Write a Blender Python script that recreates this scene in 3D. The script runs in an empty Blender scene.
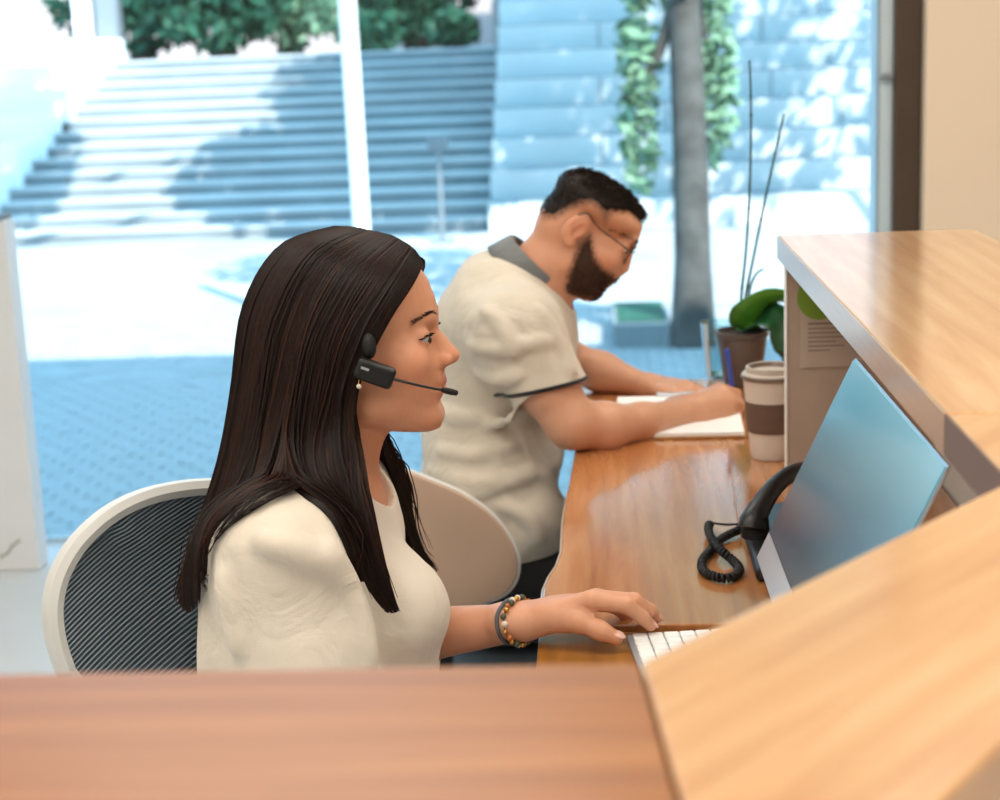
import bpy, bmesh, math, random
import numpy as np
from mathutils import Matrix, Vector
random.seed(7); rng = np.random.default_rng(7)
S = bpy.context.scene; C = S.collection
# ------------------------------------------------------------------ camera
F_PX, CAM_H, PITCH, ROLL, YAW = 1650.0, 1.40, math.radians(12.2), math.radians(2.3), math.radians(-3.6)
_fw = np.array([math.sin(YAW)*math.cos(PITCH), math.cos(YAW)*math.cos(PITCH), -math.sin(PITCH)])
_rt = np.array([math.cos(YAW), -math.sin(YAW), 0.0]); _up = np.cross(_rt, _fw)
_R = math.cos(ROLL)*_rt - math.sin(ROLL)*_up; _U = math.sin(ROLL)*_rt + math.cos(ROLL)*_up
CAM = np.array([0, 0, CAM_H])
cd = bpy.data.cameras.new('camera'); cam = bpy.data.objects.new('camera', cd); C.objects.link(cam)
cam.matrix_world = Matrix(((_R[0], _U[0], -_fw[0], 0), (_R[1], _U[1], -_fw[1], 0), (_R[2], _U[2], -_fw[2], CAM_H), (0, 0, 0, 1)))
cd.sensor_width = 36; cd.lens = F_PX*36/1000; cd.clip_start = .02; cd.clip_end = 300
cd.dof.use_dof = True; cd.dof.focus_distance = 1.80; cd.dof.aperture_fstop = 6.3
S.camera = cam
# ------------------------------------------------------------------ light
S.view_settings.view_transform = 'Standard'; S.view_settings.look = 'None'
S.view_settings.gamma = 1; S.view_settings.use_curve_mapping = False; S.view_settings.exposure = 0.0
w = bpy.data.worlds.new('world'); S.world = w; w.use_nodes = True
w.node_tree.nodes['Background'].inputs[0].default_value = (.33, .70, 1.0, 1)
w.node_tree.nodes['Background'].inputs[1].default_value = 2.9
sd = bpy.data.lights.new('sun', 'SUN'); sun = bpy.data.objects.new('sun', sd); C.objects.link(sun)
sd.energy = 9.0; sd.angle = .009; sd.color = (1, .95, .86)
_sv = Vector((-.50, .87, -1.0)).normalized()              # the way sunlight travels: from behind the camera, right to left
sun.rotation_euler = _sv.to_track_quat('-Z', 'Y').to_euler(); sun.location = (6, -6, 14)
def area(name, loc, size, power, col, rot=(0, 0, 0)):
    l = bpy.data.lights.new(name, 'AREA'); l.shape = 'RECTANGLE'; l.size, l.size_y = size; l.energy = power; l.color = col
    o = bpy.data.objects.new(name, l); C.objects.link(o); o.location = loc; o.rotation_euler = rot; return o
LAMPS = [(-.6, -.6), (-.6, 1.3), (-.6, 3.2), (1.1, -.6), (1.1, 1.3), (1.1, 3.2), (-2.3, -.6), (-2.3, 1.3)]
for i, (x, y) in enumerate(LAMPS): area('ceiling_panel_light', (x, y, 2.66), (1.1, .5), 14.5, (1, .92, .81))
# ------------------------------------------------------------------ helpers
def ray(px, py): return _fw + _R*(px-500)/F_PX + _U*(400-py)/F_PX
def PY(px, py, Y): d = ray(px, py); return CAM + d*(Y/d[1])
def PZ(px, py, z): d = ray(px, py); return CAM + d*((z-CAM_H)/d[2])
def proj(P):
    d = np.asarray(P, float)-CAM; z = d@_fw
    return np.stack([500+F_PX*(d@_R)/z, 400-F_PX*(d@_U)/z], -1)
def col(h):
    v = [int(h[i:i+2], 16)/255 for i in (0, 2, 4)]
    return tuple(x/12.92 if x < .04045 else ((x+.055)/1.055)**2.4 for x in v)+(1,)
class G:
    """collects verts and faces of one mesh"""
    def __init__(s): s.v = []; s.f = []
    def add(s, v, f):
        n = len(s.v); s.v += [tuple(map(float, p)) for p in v]; s.f += [tuple(i+n for i in q) for q in f]; return s
    def box(s, a, b, M=None):
        (x0, y0, z0), (x1, y1, z1) = a, b
        v = [(x0,y0,z0),(x1,y0,z0),(x1,y1,z0),(x0,y1,z0),(x0,y0,z1),(x1,y0,z1),(x1,y1,z1),(x0,y1,z1)]
        if M is not None: v = [tuple(M @ Vector(p)) for p in v]
        return s.add(v, [(0,3,2,1),(4,5,6,7),(0,1,5,4),(1,2,6,5),(2,3,7,6),(3,0,4,7)])
    def prism(s, poly, z0, z1):
        n = len(poly); v = [(x, y, z0) for x, y in poly]+[(x, y, z1) for x, y in poly]
        return s.add(v, [tuple(range(n-1, -1, -1)), tuple(range(n, 2*n))]+[(i, (i+1) % n, n+(i+1) % n, n+i) for i in range(n)])
    def lathe(s, prof, n=32, c=(0, 0, 0), M=None):
        v = []; f = []; m = len(prof)
        for i in range(n):
            a = 2*math.pi*i/n
            for r, z in prof: v.append((c[0]+r*math.cos(a), c[1]+r*math.sin(a), c[2]+z))
        for i in range(n):
            for j in range(m-1):
                a, b = i*m+j, ((i+1) % n)*m+j; f.append((a, b, b+1, a+1))
        if M is not None: v = [tuple(M @ Vector(p)) for p in v]
        return s.add(v, f)
    def tube(s, pts, rad, n=8, cap=True, flat=None):
        P = np.asarray(pts, float); m = len(P); rad = np.broadcast_to(np.asarray(rad, float), (m,))
        T = np.gradient(P, axis=0); T /= np.linalg.norm(T, axis=1)[:, None]+1e-12
        ref = np.array([0, 0, 1.]) if abs(T[0, 2]) < .9 else np.array([1., 0, 0]); v = []
        N = ref-T[0]*(ref@T[0]); N /= np.linalg.norm(N)
        ang = np.arange(n)*2*math.pi/n
        for i in range(m):
            N = N-T[i]*(N@T[i]); N /= np.linalg.norm(N)+1e-12; B = np.cross(T[i], N)
            v.append(P[i]+rad[i]*(np.cos(ang)[:, None]*N+np.sin(ang)[:, None]*B*(flat or 1)))
        v = np.concatenate(v); f = [(i*n+j, i*n+(j+1) % n, (i+1)*n+(j+1) % n, (i+1)*n+j) for i in range(m-1) for j in range(n)]
        if cap: f += [tuple(range(n-1, -1, -1)), tuple((m-1)*n+j for j in range(n))]
        return s.add(v, f)
    def sphere(s, c, r, nu=16, nv=10, M=None):
        r = (r, r, r) if isinstance(r, (int, float)) else r
        v = [(0, 0, 1)]; f = []
        for j in range(1, nv):
            t = math.pi*j/nv
            for i in range(nu): a = 2*math.pi*i/nu; v.append((math.sin(t)*math.cos(a), math.sin(t)*math.sin(a), math.cos(t)))
        v.append((0, 0, -1)); L = len(v)-1
        for i in range(nu):
            k = (i+1) % nu; f.append((0, 1+i, 1+k)); f.append((L, L-nu+k, L-nu+i))
            for j in range(nv-2): a = 1+j*nu; f.append((a+i, a+nu+i, a+nu+k, a+k))
        v = [Vector((p[0]*r[0], p[1]*r[1], p[2]*r[2])) for p in v]
        if M is not None: v = [M.to_3x3() @ p for p in v]
        return s.add([(p[0]+c[0], p[1]+c[1], p[2]+c[2]) for p in v], f)
def mesh(name, g):
    m = bpy.data.meshes.new(name)
    if isinstance(g, G): m.from_pydata(g.v, [], g.f)
    else: m.from_pydata(g[0].tolist(), [], g[1].tolist())
    m.update(); return m
def obj(name, g, mat, parent=None, smooth=True, bevel=0, sub=0, seg=2, solid=0):
    m = g if isinstance(g, bpy.types.Mesh) else mesh(name, g)
    if mat and not m.materials: m.materials.append(mat)
    o = bpy.data.objects.new(name, m); C.objects.link(o)
    if smooth and not m.get('sm'):
        m.polygons.foreach_set('use_smooth', [True]*len(m.polygons))
    if solid: d = o.modifiers.new('t', 'SOLIDIFY'); d.thickness = solid; d.offset = 0
    if bevel:
        b = o.modifiers.new('b', 'BEVEL'); b.width = bevel; b.segments = seg; b.limit_method = 'ANGLE'; b.angle_limit = .6
        if smooth: b.harden_normals = False
    if sub: d = o.modifiers.new('s', 'SUBSURF'); d.levels = sub; d.render_levels = sub
    if smooth and (bevel or not sub):
        try: m.set_sharp_from_angle(angle=.7)
        except Exception: pass
    if parent is not None: attach(o, parent)
    return o
def attach(o, p):
    o.parent = p; o.matrix_parent_inverse = Matrix.Translation(-wloc(p))
def wloc(p):
    v = Vector(p.location); q = p
    return v
def tag(o, label=None, cat=None, group=None, kind=None):
    if label: o['label'] = label
    if cat: o['category'] = cat
    if group: o['group'] = group
    if kind: o['kind'] = kind
    return o
def thing(name, loc, label, cat, group=None):
    o = bpy.data.objects.new(name, None); C.objects.link(o); o.location = loc; o.empty_display_size = .05
    return tag(o, label, cat, group)
# ------------------------------------------------------------------ materials
def mat(name, base, rough=.5, metal=0, spec=.5, bump=0, bscale=80, var=0, vscale=6, coat=0, trans=0, sss=0, stretch=None, coord='Object', emis=None, sheen=0, alpha=1):
    m = bpy.data.materials.new(name); m.use_nodes = True; nt = m.node_tree; b = nt.nodes['Principled BSDF']
    base = col(base) if isinstance(base, str) else base
    b.inputs['Base Color'].default_value = base; b.inputs['Roughness'].default_value = rough; b.inputs['Metallic'].default_value = metal
    b.inputs['Specular IOR Level'].default_value = spec; b.inputs['Coat Weight'].default_value = coat; b.inputs['Coat Roughness'].default_value = .12
    b.inputs['Transmission Weight'].default_value = trans
    if sheen: b.inputs['Sheen Weight'].default_value = sheen
    if sss:
        b.inputs['Subsurface Weight'].default_value = sss; b.inputs['Subsurface Radius'].default_value = (.012, .005, .0025); b.inputs['Subsurface Scale'].default_value = 1
    if emis: b.inputs['Emission Color'].default_value = emis[0]; b.inputs['Emission Strength'].default_value = emis[1]
    N, L = nt.nodes, nt.links
    if bump or var:
        tc = N.new('ShaderNodeTexCoord'); mp = N.new('ShaderNodeMapping'); L.new(tc.outputs[coord], mp.inputs[0])
        if stretch: mp.inputs['Scale'].default_value = stretch
    if var:
        n = N.new('ShaderNodeTexNoise'); n.inputs['Scale'].default_value = vscale; n.inputs['Detail'].default_value = 5; L.new(mp.outputs[0], n.inputs['Vector'])
        mx = N.new('ShaderNodeMixRGB'); mx.blend_type = 'MULTIPLY'; mx.inputs[0].default_value = 1; mx.inputs[1].default_value = base
        r = N.new('ShaderNodeMapRange'); r.inputs[1].default_value = .3; r.inputs[2].default_value = .7; r.inputs[3].default_value = 1-var; r.inputs[4].default_value = 1+var*.6
        L.new(n.outputs[0], r.inputs[0]); L.new(r.outputs[0], mx.inputs[2]); L.new(mx.outputs[0], b.inputs['Base Color'])
    if bump:
        n = N.new('ShaderNodeTexNoise'); n.inputs['Scale'].default_value = bscale; n.inputs['Detail'].default_value = 4; L.new(mp.outputs[0], n.inputs['Vector'])
        u = N.new('ShaderNodeBump'); u.inputs['Strength'].default_value = bump; u.inputs['Distance'].default_value = .002
        L.new(n.outputs[0], u.inputs['Height']); L.new(u.outputs[0], b.inputs['Normal'])
    return m
def wood(name, c0, c1, c2, rough=.32, ang=0, scale=1.0, coat=.3):
    m = mat(name, c1, rough, coat=coat); nt = m.node_tree; N, L = nt.nodes, nt.links; b = N['Principled BSDF']
    tc = N.new('ShaderNodeTexCoord'); mp = N.new('ShaderNodeMapping'); mp.inputs['Scale'].default_value = (14*scale, 1.1*scale, 6)
    m0 = N.new('ShaderNodeMapping'); m0.inputs['Rotation'].default_value = (0, 0, ang); L.new(tc.outputs['Object'], m0.inputs[0]); L.new(m0.outputs[0], mp.inputs[0])
    n1 = N.new('ShaderNodeTexNoise'); n1.inputs['Scale'].default_value = 2.2; n1.inputs['Detail'].default_value = 9; n1.inputs['Roughness'].default_value = .62; n1.inputs['Distortion'].default_value = .7
    L.new(mp.outputs[0], n1.inputs['Vector'])
    wv = N.new('ShaderNodeTexWave'); wv.inputs['Scale'].default_value = .7; wv.inputs['Distortion'].default_value = 6; wv.inputs['Detail'].default_value = 4; wv.inputs['Detail Scale'].default_value = 1.4
    L.new(mp.outputs[0], wv.inputs['Vector'])
    mx = N.new('ShaderNodeMath'); mx.operation = 'MULTIPLY_ADD'; mx.inputs[1].default_value = .10; L.new(wv.outputs['Fac'], mx.inputs[0])
    sc = N.new('ShaderNodeMath'); sc.operation = 'MULTIPLY'; sc.inputs[1].default_value = .90; L.new(n1.outputs[0], sc.inputs[0]); L.new(sc.outputs[0], mx.inputs[2])
    cr = N.new('ShaderNodeValToRGB'); cr.color_ramp.elements[0].position = .28; cr.color_ramp.elements[0].color = col(c0)
    cr.color_ramp.elements[1].position = .72; cr.color_ramp.elements[1].color = col(c2); e = cr.color_ramp.elements.new(.5); e.color = col(c1)
    L.new(mx.outputs[0], cr.inputs[0]); L.new(cr.outputs[0], b.inputs['Base Color'])
    return m
def glass_mat(name, tint, refl=.10):
    m = bpy.data.materials.new(name); m.use_nodes = True; N, L = m.node_tree.nodes, m.node_tree.links; N.clear()
    o = N.new('ShaderNodeOutputMaterial'); t = N.new('ShaderNodeBsdfTransparent'); t.inputs[0].default_value = tint
    g = N.new('ShaderNodeBsdfGlossy'); g.inputs['Roughness'].default_value = .02; x = N.new('ShaderNodeMixShader')
    lw = N.new('ShaderNodeFresnel'); lw.inputs[0].default_value = 1.45; k = N.new('ShaderNodeMath'); k.operation = 'MULTIPLY'; k.inputs[1].default_value = refl*10
    L.new(lw.outputs[0], k.inputs[0]); L.new(k.outputs[0], x.inputs[0]); L.new(t.outputs[0], x.inputs[1]); L.new(g.outputs[0], x.inputs[2]); L.new(x.outputs[0], o.inputs[0]); return m
M = dict(
 wall=mat('plaster_wall', 'F0DAC0', .85, bump=.05, bscale=120), white=mat('white_paint', 'F1F1EE', .5), ceil=mat('ceiling_white', 'F4F2EC', .9),
 floor=mat('pale_floor', 'D9DEE2', .35, var=.05, vscale=2), marble=mat('white_marble', 'F0F2F4', .3, var=.06, vscale=3),
 frame=mat('brown_frame', '4A382C', .45, var=.1), frame_pale=mat('pale_frame', 'C9D8DE', .4), glass=glass_mat('window_glass', (.97, .99, 1, 1), .06),
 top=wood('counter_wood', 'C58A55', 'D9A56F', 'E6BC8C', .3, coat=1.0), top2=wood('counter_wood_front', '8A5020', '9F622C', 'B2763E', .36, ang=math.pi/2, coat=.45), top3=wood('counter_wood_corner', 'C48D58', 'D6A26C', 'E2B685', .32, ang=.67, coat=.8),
 edge=mat('counter_edge', 'B9A08A', .3, coat=.4, var=.08, stretch=(30, 2, 30)), desk=wood('desk_wood', 'A9683A', 'BD7C48', 'CB8F5B', .25, scale=1.3, coat=1.0), desk2=wood('desk_wood_return', '8E5A22', 'A36C2C', 'B57E3A', .3, scale=1.4),
 riser=mat('riser_panel', 'BBAA9A', .5, var=.05, vscale=30), pave=mat('paving', 'AEB2B4', .9, var=.18, vscale=.6, bump=.3, bscale=30), cobble=mat('cobble', 'A6ABAE', .85, var=.15, vscale=3),
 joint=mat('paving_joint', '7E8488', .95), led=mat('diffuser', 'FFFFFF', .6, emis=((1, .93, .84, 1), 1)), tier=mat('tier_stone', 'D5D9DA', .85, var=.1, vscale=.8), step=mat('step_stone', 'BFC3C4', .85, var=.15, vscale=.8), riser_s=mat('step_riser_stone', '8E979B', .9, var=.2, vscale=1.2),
 bark=mat('bark', '5C5B58', .95, var=.4, vscale=5, bump=.6, bscale=20), leaf=mat('leaf', '7FA88A', .6, var=.35, vscale=4), leaf2=mat('leaf_dark', '1F5A45', .7, var=.35, vscale=3),
 post=mat('white_post', 'FFFFFF', .5), pinkwall=mat('render_wall', 'B8A9A6', .9, var=.1), facade=mat('facade', 'C9C2B6', .9), grey=mat('grey_metal', '8C9297', .5, metal=.3),
)
# ------------------------------------------------------------------ the room
WY = 4.62                                                   # inner face of the window wall
st = lambda o, label=None: tag(o, label, kind='structure')
st(obj('floor', G().box((-4.5, -3.2, -.25), (3.2, WY+.015, 0)), M['floor'], smooth=False))
st(obj('ceiling', G().box((-4.5, -3.2, 2.75), (3.2, WY+.12, 2.95)), M['ceil'], smooth=False))
st(obj('wall_back', G().box((-4.5, -3.35, 0), (3.2, -3.2, 2.75)), M['wall'], smooth=False))
st(obj('wall_left', G().box((-4.65, -3.2, 0), (-4.5, WY, 2.75)), M['wall'], smooth=False))
st(obj('wall_right', G().box((3.2, -3.2, 0), (3.35, WY, 2.75)), M['wall'], smooth=False))
st(obj('wall_front', G().box((.893, WY-.05, 0), (3.2, WY+.25, 2.75)), M['wall'], smooth=False), 'beige plastered wall beside the window')
st(obj('wall_above', G().box((-4.5, WY, 2.62), (.893, WY+.30, 3.0)), M['wall'], smooth=False))
for a_, b_ in (((-14, WY+.3, 2.8), (12, WY+.9, 7.6)), ((-14, WY+.3, -1), (-4.7, WY+2, 2.8)), ((3.4, WY+.3, -1), (12, WY+2, 2.8))): st(obj('facade', G().box(a_, b_), M['facade'], smooth=False))
win = thing('window_1', (-1.8, WY+.08, 0), None, None); st(win)
obj('pane', G().box((-4.5, WY+.02, .012), (.78, WY+.03, 2.62)), M['glass'], win, smooth=False)
obj('frame', G().box((.820, WY, 0), (.893, WY+.16, 2.62)), M['frame'], win, smooth=False, bevel=.004)
sf = obj('side_frame', G().box((.774, WY+.03, 0), (.820, WY+.13, 2.62)), M['frame_pale'], win, smooth=False, bevel=.003)
obj('catch', G().box((.784, WY+.012, 1.262), (.819, WY+.03, 1.277)), M['grey'], sf, smooth=False, bevel=.002)
obj('bottom_rail', G().box((-4.5, WY+.012, -.2), (.774, WY+.04, .012)), M['frame_pale'], win, smooth=False)
for i, (x, y) in enumerate(LAMPS):
    t = thing('ceiling_lamp', (x, y, 2.67), 'flat white ceiling light panel above the reception', 'lamp', 'ceiling light panels')
    obj('housing', G().box((x-.6, y-.3, 2.68), (x+.6, y+.3, 2.75)), M['white'], t, smooth=False, bevel=.005)
    obj('diffuser', G().box((x-.55, y-.25, 2.672), (x+.55, y+.25, 2.681)), M['led'], t, smooth=False)
# white low screen by the window, far left
s_ = G().box((-2.6, 4.36, 0), (-1.59, 4.44, .985))
t = thing('low_partition', (-2.1, 4.4, 0), 'low white marble-look partition at far left before the window', 'partition')
obj('panel', s_, M['marble'], t, smooth=False, bevel=.006)
obj('top_rail', G().box((-2.6, 4.35, .985), (-1.60, 4.45, 1.0)), M['grey'], t, smooth=False, bevel=.003)
vn = [PY(x, y, 4.357) for x, y in [(0, 557), (8, 553), (12, 546), (20, 540)]]
obj('vein', G().tube(vn, .0035, 6), mat('marble_vein', 'B9BDB0', .5), t)
# ------------------------------------------------------------------ outside
GZ = -1.0
gr = st(obj('ground', G().box((-30, WY+.15, GZ-.3), (25, 60, GZ)), M['pave'], smooth=False), 'paved street outside the window')
# paving blocks in the near shade, laid in courses
blk = bmesh.new(); bmesh.ops.create_cube(blk, size=1)
for v in blk.verts: v.co.x *= .174; v.co.y *= .112; v.co.z = v.co.z*.03+(.0 if v.co.z < 0 else 0)
bmesh.ops.bevel(blk, geom=[e for e in blk.edges if e.verts[0].co.z > 0 and e.verts[1].co.z > 0], offset=.007, segments=1, affect='EDGES')
bm_ = bpy.data.meshes.new('paving_block'); blk.to_mesh(bm_); blk.free(); bm_.materials.append(M['cobble'])
spots = []
for j in range(0, 66):
    for i in range(-46, 22):
        x = i*.18+(.09 if j % 2 else 0); y = 7.2+j*.118
        q = proj((x, y, GZ))
        seen = 20 < q[0] < 250 and 345 < q[1] < 560; spots.append((q[1] if seen else q[1]-2000, x, y))
spots.sort(reverse=True); rest = G()
bv = [tuple(v.co) for v in bm_.vertices]; bf = [tuple(p.vertices) for p in bm_.polygons]
for k, (_, x, y) in enumerate(spots):
    dz = GZ+.013+random.uniform(-.004, .004)
    if k < 280:
        o = bpy.data.objects.new('paving_block', bm_); C.objects.link(o); o.location = (x, y, dz); o.rotation_euler = (random.uniform(-.02, .02), random.uniform(-.02, .02), random.uniform(-.02, .02)); o.parent = gr
    else: rest.add([(a+x, b+y, c+dz) for a, b, c in bv], bf)
if rest.v: tag(obj('paving_blocks_far', rest, M['cobble'], gr, smooth=False), kind='stuff')
# flight of steps on the left, broad seating tiers on the right
stairs = thing('stairs', (-4.5, 21.6, GZ), None, None); tag(stairs, 'wide stone steps climbing to the trees', kind='structure')
SR, ST_, NS = .168, .40, 14
for k in range(NS):
    z = GZ+k*SR; y = 21.6+k*ST_
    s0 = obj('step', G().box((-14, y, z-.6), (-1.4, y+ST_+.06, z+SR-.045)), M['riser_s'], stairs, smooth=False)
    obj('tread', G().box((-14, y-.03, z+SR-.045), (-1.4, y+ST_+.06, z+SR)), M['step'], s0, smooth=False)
tiers = thing('seating_tiers', (3, 21.3, GZ), None, None); tag(tiers, 'pale stone seating tiers behind the street tree', kind='structure')
for k in range(9):
    z = GZ+k*.38; y = 21.3+k*.62
    for i in range(6):
        xa = -1.4+i*2.4-(0 if k % 2 else .9)
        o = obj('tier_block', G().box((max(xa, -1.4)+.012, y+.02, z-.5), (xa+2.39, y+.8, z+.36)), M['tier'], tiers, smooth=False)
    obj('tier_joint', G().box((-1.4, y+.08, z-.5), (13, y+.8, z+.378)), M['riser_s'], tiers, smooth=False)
up = GZ+NS*SR
st(obj('terrace', G().box((-20, 21.6+NS*ST_, up-.4), (-1.4, 45, up)), M['step'], smooth=False))
for a_, b_ in (((-1.6, 27.2, GZ), (-1.0, 34, 3.4)), ((-1.0, 33, GZ), (14, 34, 9)), ((-30, 40, GZ), (-1.0, 41, 7))): st(obj('far_wall', G().box(a_, b_), M['pinkwall'], smooth=False))
# low bright cheek walls beside the steps
ck = thing('cheek_wall', (-9.2, 24, GZ), 'white stepped side wall left of the stone steps', 'wall')
for k in range(7): obj('wall_block', G().box((-10.4, 21.2+k*.9, GZ), (-8.3+.10*k, 22.1+k*.9, GZ+.55+k*.36)), M['post'], ck, smooth=False, bevel=.02)
def leafmesh(n, c, r, size, seed, flat=1):
    q = np.random.default_rng(seed); d = q.normal(size=(n, 3)); d /= np.linalg.norm(d, axis=1)[:, None]
    p = np.asarray(c)+d*np.asarray(r)*(q.random((n, 1))**.4)
    a = q.normal(size=(n, 3)); a /= np.linalg.norm(a, axis=1)[:, None]; b = np.cross(a, q.normal(size=(n, 3))); b /= np.linalg.norm(b, axis=1)[:, None]
    s = size*q.uniform(.6, 1.4, (n, 1))
    v = np.stack([p-a*s, p-b*s*.45, p+a*s, p+b*s*.45], 1).reshape(-1, 3); return v, np.arange(4*n).reshape(n, 4)
def cat_(ms):
    vs, fs, k = [], [], 0
    for v, f in ms: vs.append(v); fs.append(f+k); k += len(v)
    return np.concatenate(vs), np.concatenate(fs)
def tree(name, label, base, h, r, crowns, leaf, grp='trees outside', lean=(0, 0)):
    t = thing(name, base, label, 'tree', grp)
    b = np.array(base); zs = np.linspace(0, 1, 10)
    pts = [b+np.array([lean[0]*z+.04*math.sin(5*z+b[0]), lean[1]*z, h*z]) for z in zs]
    g = G().tube(pts, [r*(1.25 if z == 0 else 1-.45*z) for z in zs], 14)
    for k, (c, rr, n, s) in enumerate(crowns):
        s0 = pts[4+k % 5]; e = np.array(c); g.tube([s0, (s0+e)/2+np.array([0, 0, -.1]), e], [r*.4, r*.28, r*.12], 8)
    obj('trunk', g, M['bark'], t)
    tag(obj('foliage', cat_([leafmesh(n, c, rr, s, 11+k) for k, (c, rr, n, s) in enumerate(crowns)]), leaf, t, smooth=False), kind='stuff')
    return t
tb = PZ(690, 348, GZ)
tree('street_tree', 'mottled street tree trunk rising behind the seated man', tuple(tb), 6.4, .15,
     [((tb[0]-.36, 13.0, .95), (.17, .2, .85), 420, .07), ((tb[0]+.22, 13.1, 1.1), (.2, .2, .75), 420, .07), ((tb[0]-.1, 13, 2.3), (.6, .6, .7), 500, .08),
      ((tb[0]-.2, 13.1, 5.0), (1.9, 1.3, 1.5), 1500, .14)], M['leaf'], lean=(-.05, .1))
obj_p = thing('tree_pit', tuple(PZ(652, 340, GZ)), 'dark square planting pit at the foot of the street tree', 'planter')
px = PZ(652, 340, GZ)
obj('pit_frame', G().box((px[0]-.32, px[1]-.45, GZ), (px[0]+.14, px[1]+.6, GZ+.22)), M['riser_s'], obj_p, smooth=False, bevel=.02)
obj('soil', G().box((px[0]-.28, px[1]-.4, GZ+.2), (px[0]+.10, px[1]+.55, GZ+.23)), M['leaf2'], obj_p, smooth=False)
# unseen trees added so that their tall crowns shade the steps
for k, (x, y, zc, rx) in enumerate([(.4, 16.9, 6.8, 2.8), (4.4, 16.9, 6.6, 2.2), (8.6, 17.2, 6.4, 2.0)]):
    tree('added_shade_tree', ['added unseen shade tree with high crown, nearest the steps', 'added unseen shade tree with high crown, nearest the seating tiers', 'added unseen shade tree with high crown, farthest right on the street'][k],
         ([-9.5, 6.9, 10.5][k], y+.4, GZ), 7, .17, [((x, y, zc), (rx, 2.0, 1.9), [3600, 1100, 900][k], .2), ((x+2.2, y+.3, zc+3.6), (rx, 2.0, 2.0), [3600, 1000, 900][k], .2)]+([((-4.4, 16.9, 8.4), (.5, 2.0, 2.7), 1300, .2)] if k == 0 else []), M['leaf'])
# trees and shrubs on the terrace, top left of the picture
for k, (x, y, hh, cr, n, mt) in enumerate([(-8.3, 31, 5, 1.3, 700, 'leaf2'), (-6.6, 30, 5, 1.1, 700, 'leaf2'), (-5.6, 31, 5, 1.0, 420, 'leaf'), (-4.0, 30.5, 5, 1.2, 600, 'leaf'), (-3.1, 30, 5, .95, 600, 'leaf2')]):
    tree('terrace_tree', ['dark leafy tree left on the terrace above the steps', 'dark tree with a thick trunk on the terrace above the steps', 'thin pale green tree between dark trees on the terrace', 'pale green tree on the terrace right of the white post', 'dark bushy tree at the right end of the terrace'][k],
         (x, y, up), hh, .22, [((x, y-.4, up+1.0), (cr*1.25, .8, .9), int(n*1.6), .16), ((x+.5, y, up+3.2), (cr*1.2, 1, 1.3), n, .18)], M[mt])
for k, (x, y, r) in enumerate([(-3.6, 27.9, .42), (-2.3, 27.8, .42)]):
    b = thing('terrace_shrub', (x, y, up), ['round dark shrub at the top of the steps by the post', 'round dark shrub at the top of the steps by the brown wall'][k], 'shrub', 'shrubs at the top of the steps')
    tag(obj('foliage', leafmesh(500, (x, y, up+r*.7), (r*1.1, r, r*.8), .12, 40+k), M['leaf2'], b, smooth=False), kind='stuff'); obj('stem', G().tube([(x, y, up), (x, y, up+r)], .05, 8), M['bark'], b)
for k, (pxx, wd) in enumerate([(88, 18), (113, 22)]):
    p = PY(pxx, 62, 27.6); p[2] = up
    t = thing('stone_pillar', tuple(p), ['slim white pillar at the left top of the steps', 'grey pillar right of the slim white pillar, top of the steps'][k], 'pillar', 'pillars at the top of the steps')
    hw = wd/2*27/F_PX
    obj('shaft', G().box((p[0]-hw, p[1]-hw, up), (p[0]+hw, p[1]+hw, up+3)), M['post' if k == 0 else 'grey'], t, smooth=False, bevel=.03)
    obj('plinth', G().box((p[0]-hw*1.2, p[1]-hw*1.2, up), (p[0]+hw*1.2, p[1]+hw*1.2, up+.16)), M['step'], t, smooth=False, bevel=.02)
# white post in the sun
a, b = PY(347, 0, 13.2), PY(361.5, 225, 13.2); d = (b-a)/(b[2]-a[2]); bs = a+d*(GZ-a[2]); tp = a+d*(3.6-a[2])
t = thing('white_post', tuple(bs), 'tall white street post behind the woman', 'post')
obj('pole', G().tube([bs, tp], [.072, .07], 20), M['post'], t)
obj('base_plate', G().lathe([(0, 0), (.14, 0), (.14, .02), (.09, .03), (.0725, .1)], 24, tuple(bs)), M['post'], t)
# small street sign and rail on the tiers side
q = PY(441, 205, 20.5); t = thing('street_stand', (q[0], q[1], GZ), 'thin grey stand with a small box on top before the steps', 'stand')
z0 = PY(441, 150, 20.5)[2]
obj('pole', G().tube([(q[0], q[1], GZ), (q[0], q[1], z0)], .03, 10), M['grey'], t)
obj('head_box', G().box((q[0]-.13, q[1]-.05, z0), (q[0]+.13, q[1]+.05, z0+.16)), M['grey'], t, smooth=False, bevel=.01)
obj('foot', G().box((q[0]-.15, q[1]-.15, GZ), (q[0]+.15, q[1]+.15, GZ+.03)), M['grey'], t, smooth=False, bevel=.01)
# ------------------------------------------------------------------ reception counter
ZC, TH, ZD = 1.105, .035, .74
inn = [(-1.3, .755), (.015, .755), (.268, 1.07), (.268, 2.467)]
out = [(-1.3, .47), (.037, .47), (.555, 1.232), (.555, 2.467)]
ctr = thing('reception_counter', (.1, .9, 0), 'raised wooden reception counter with angled corner around the desk', 'counter')
def board(name, poly, m): return obj(name, G().prism(poly, ZC-TH, ZC), m, ctr, smooth=False, bevel=.0025)
e = .0008
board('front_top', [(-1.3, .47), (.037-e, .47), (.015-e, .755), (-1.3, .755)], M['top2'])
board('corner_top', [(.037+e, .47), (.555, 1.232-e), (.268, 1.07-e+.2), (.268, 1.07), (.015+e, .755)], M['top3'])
rc_ = [(.555, 1.232+e)]+[(.525+.03*math.cos(a), 2.437+.03*math.sin(a)) for a in np.linspace(0, math.pi/2, 8)]+[(.268, 2.467), (.268, 1.27+e)]
board('side_top', rc_, M['top'])
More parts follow.
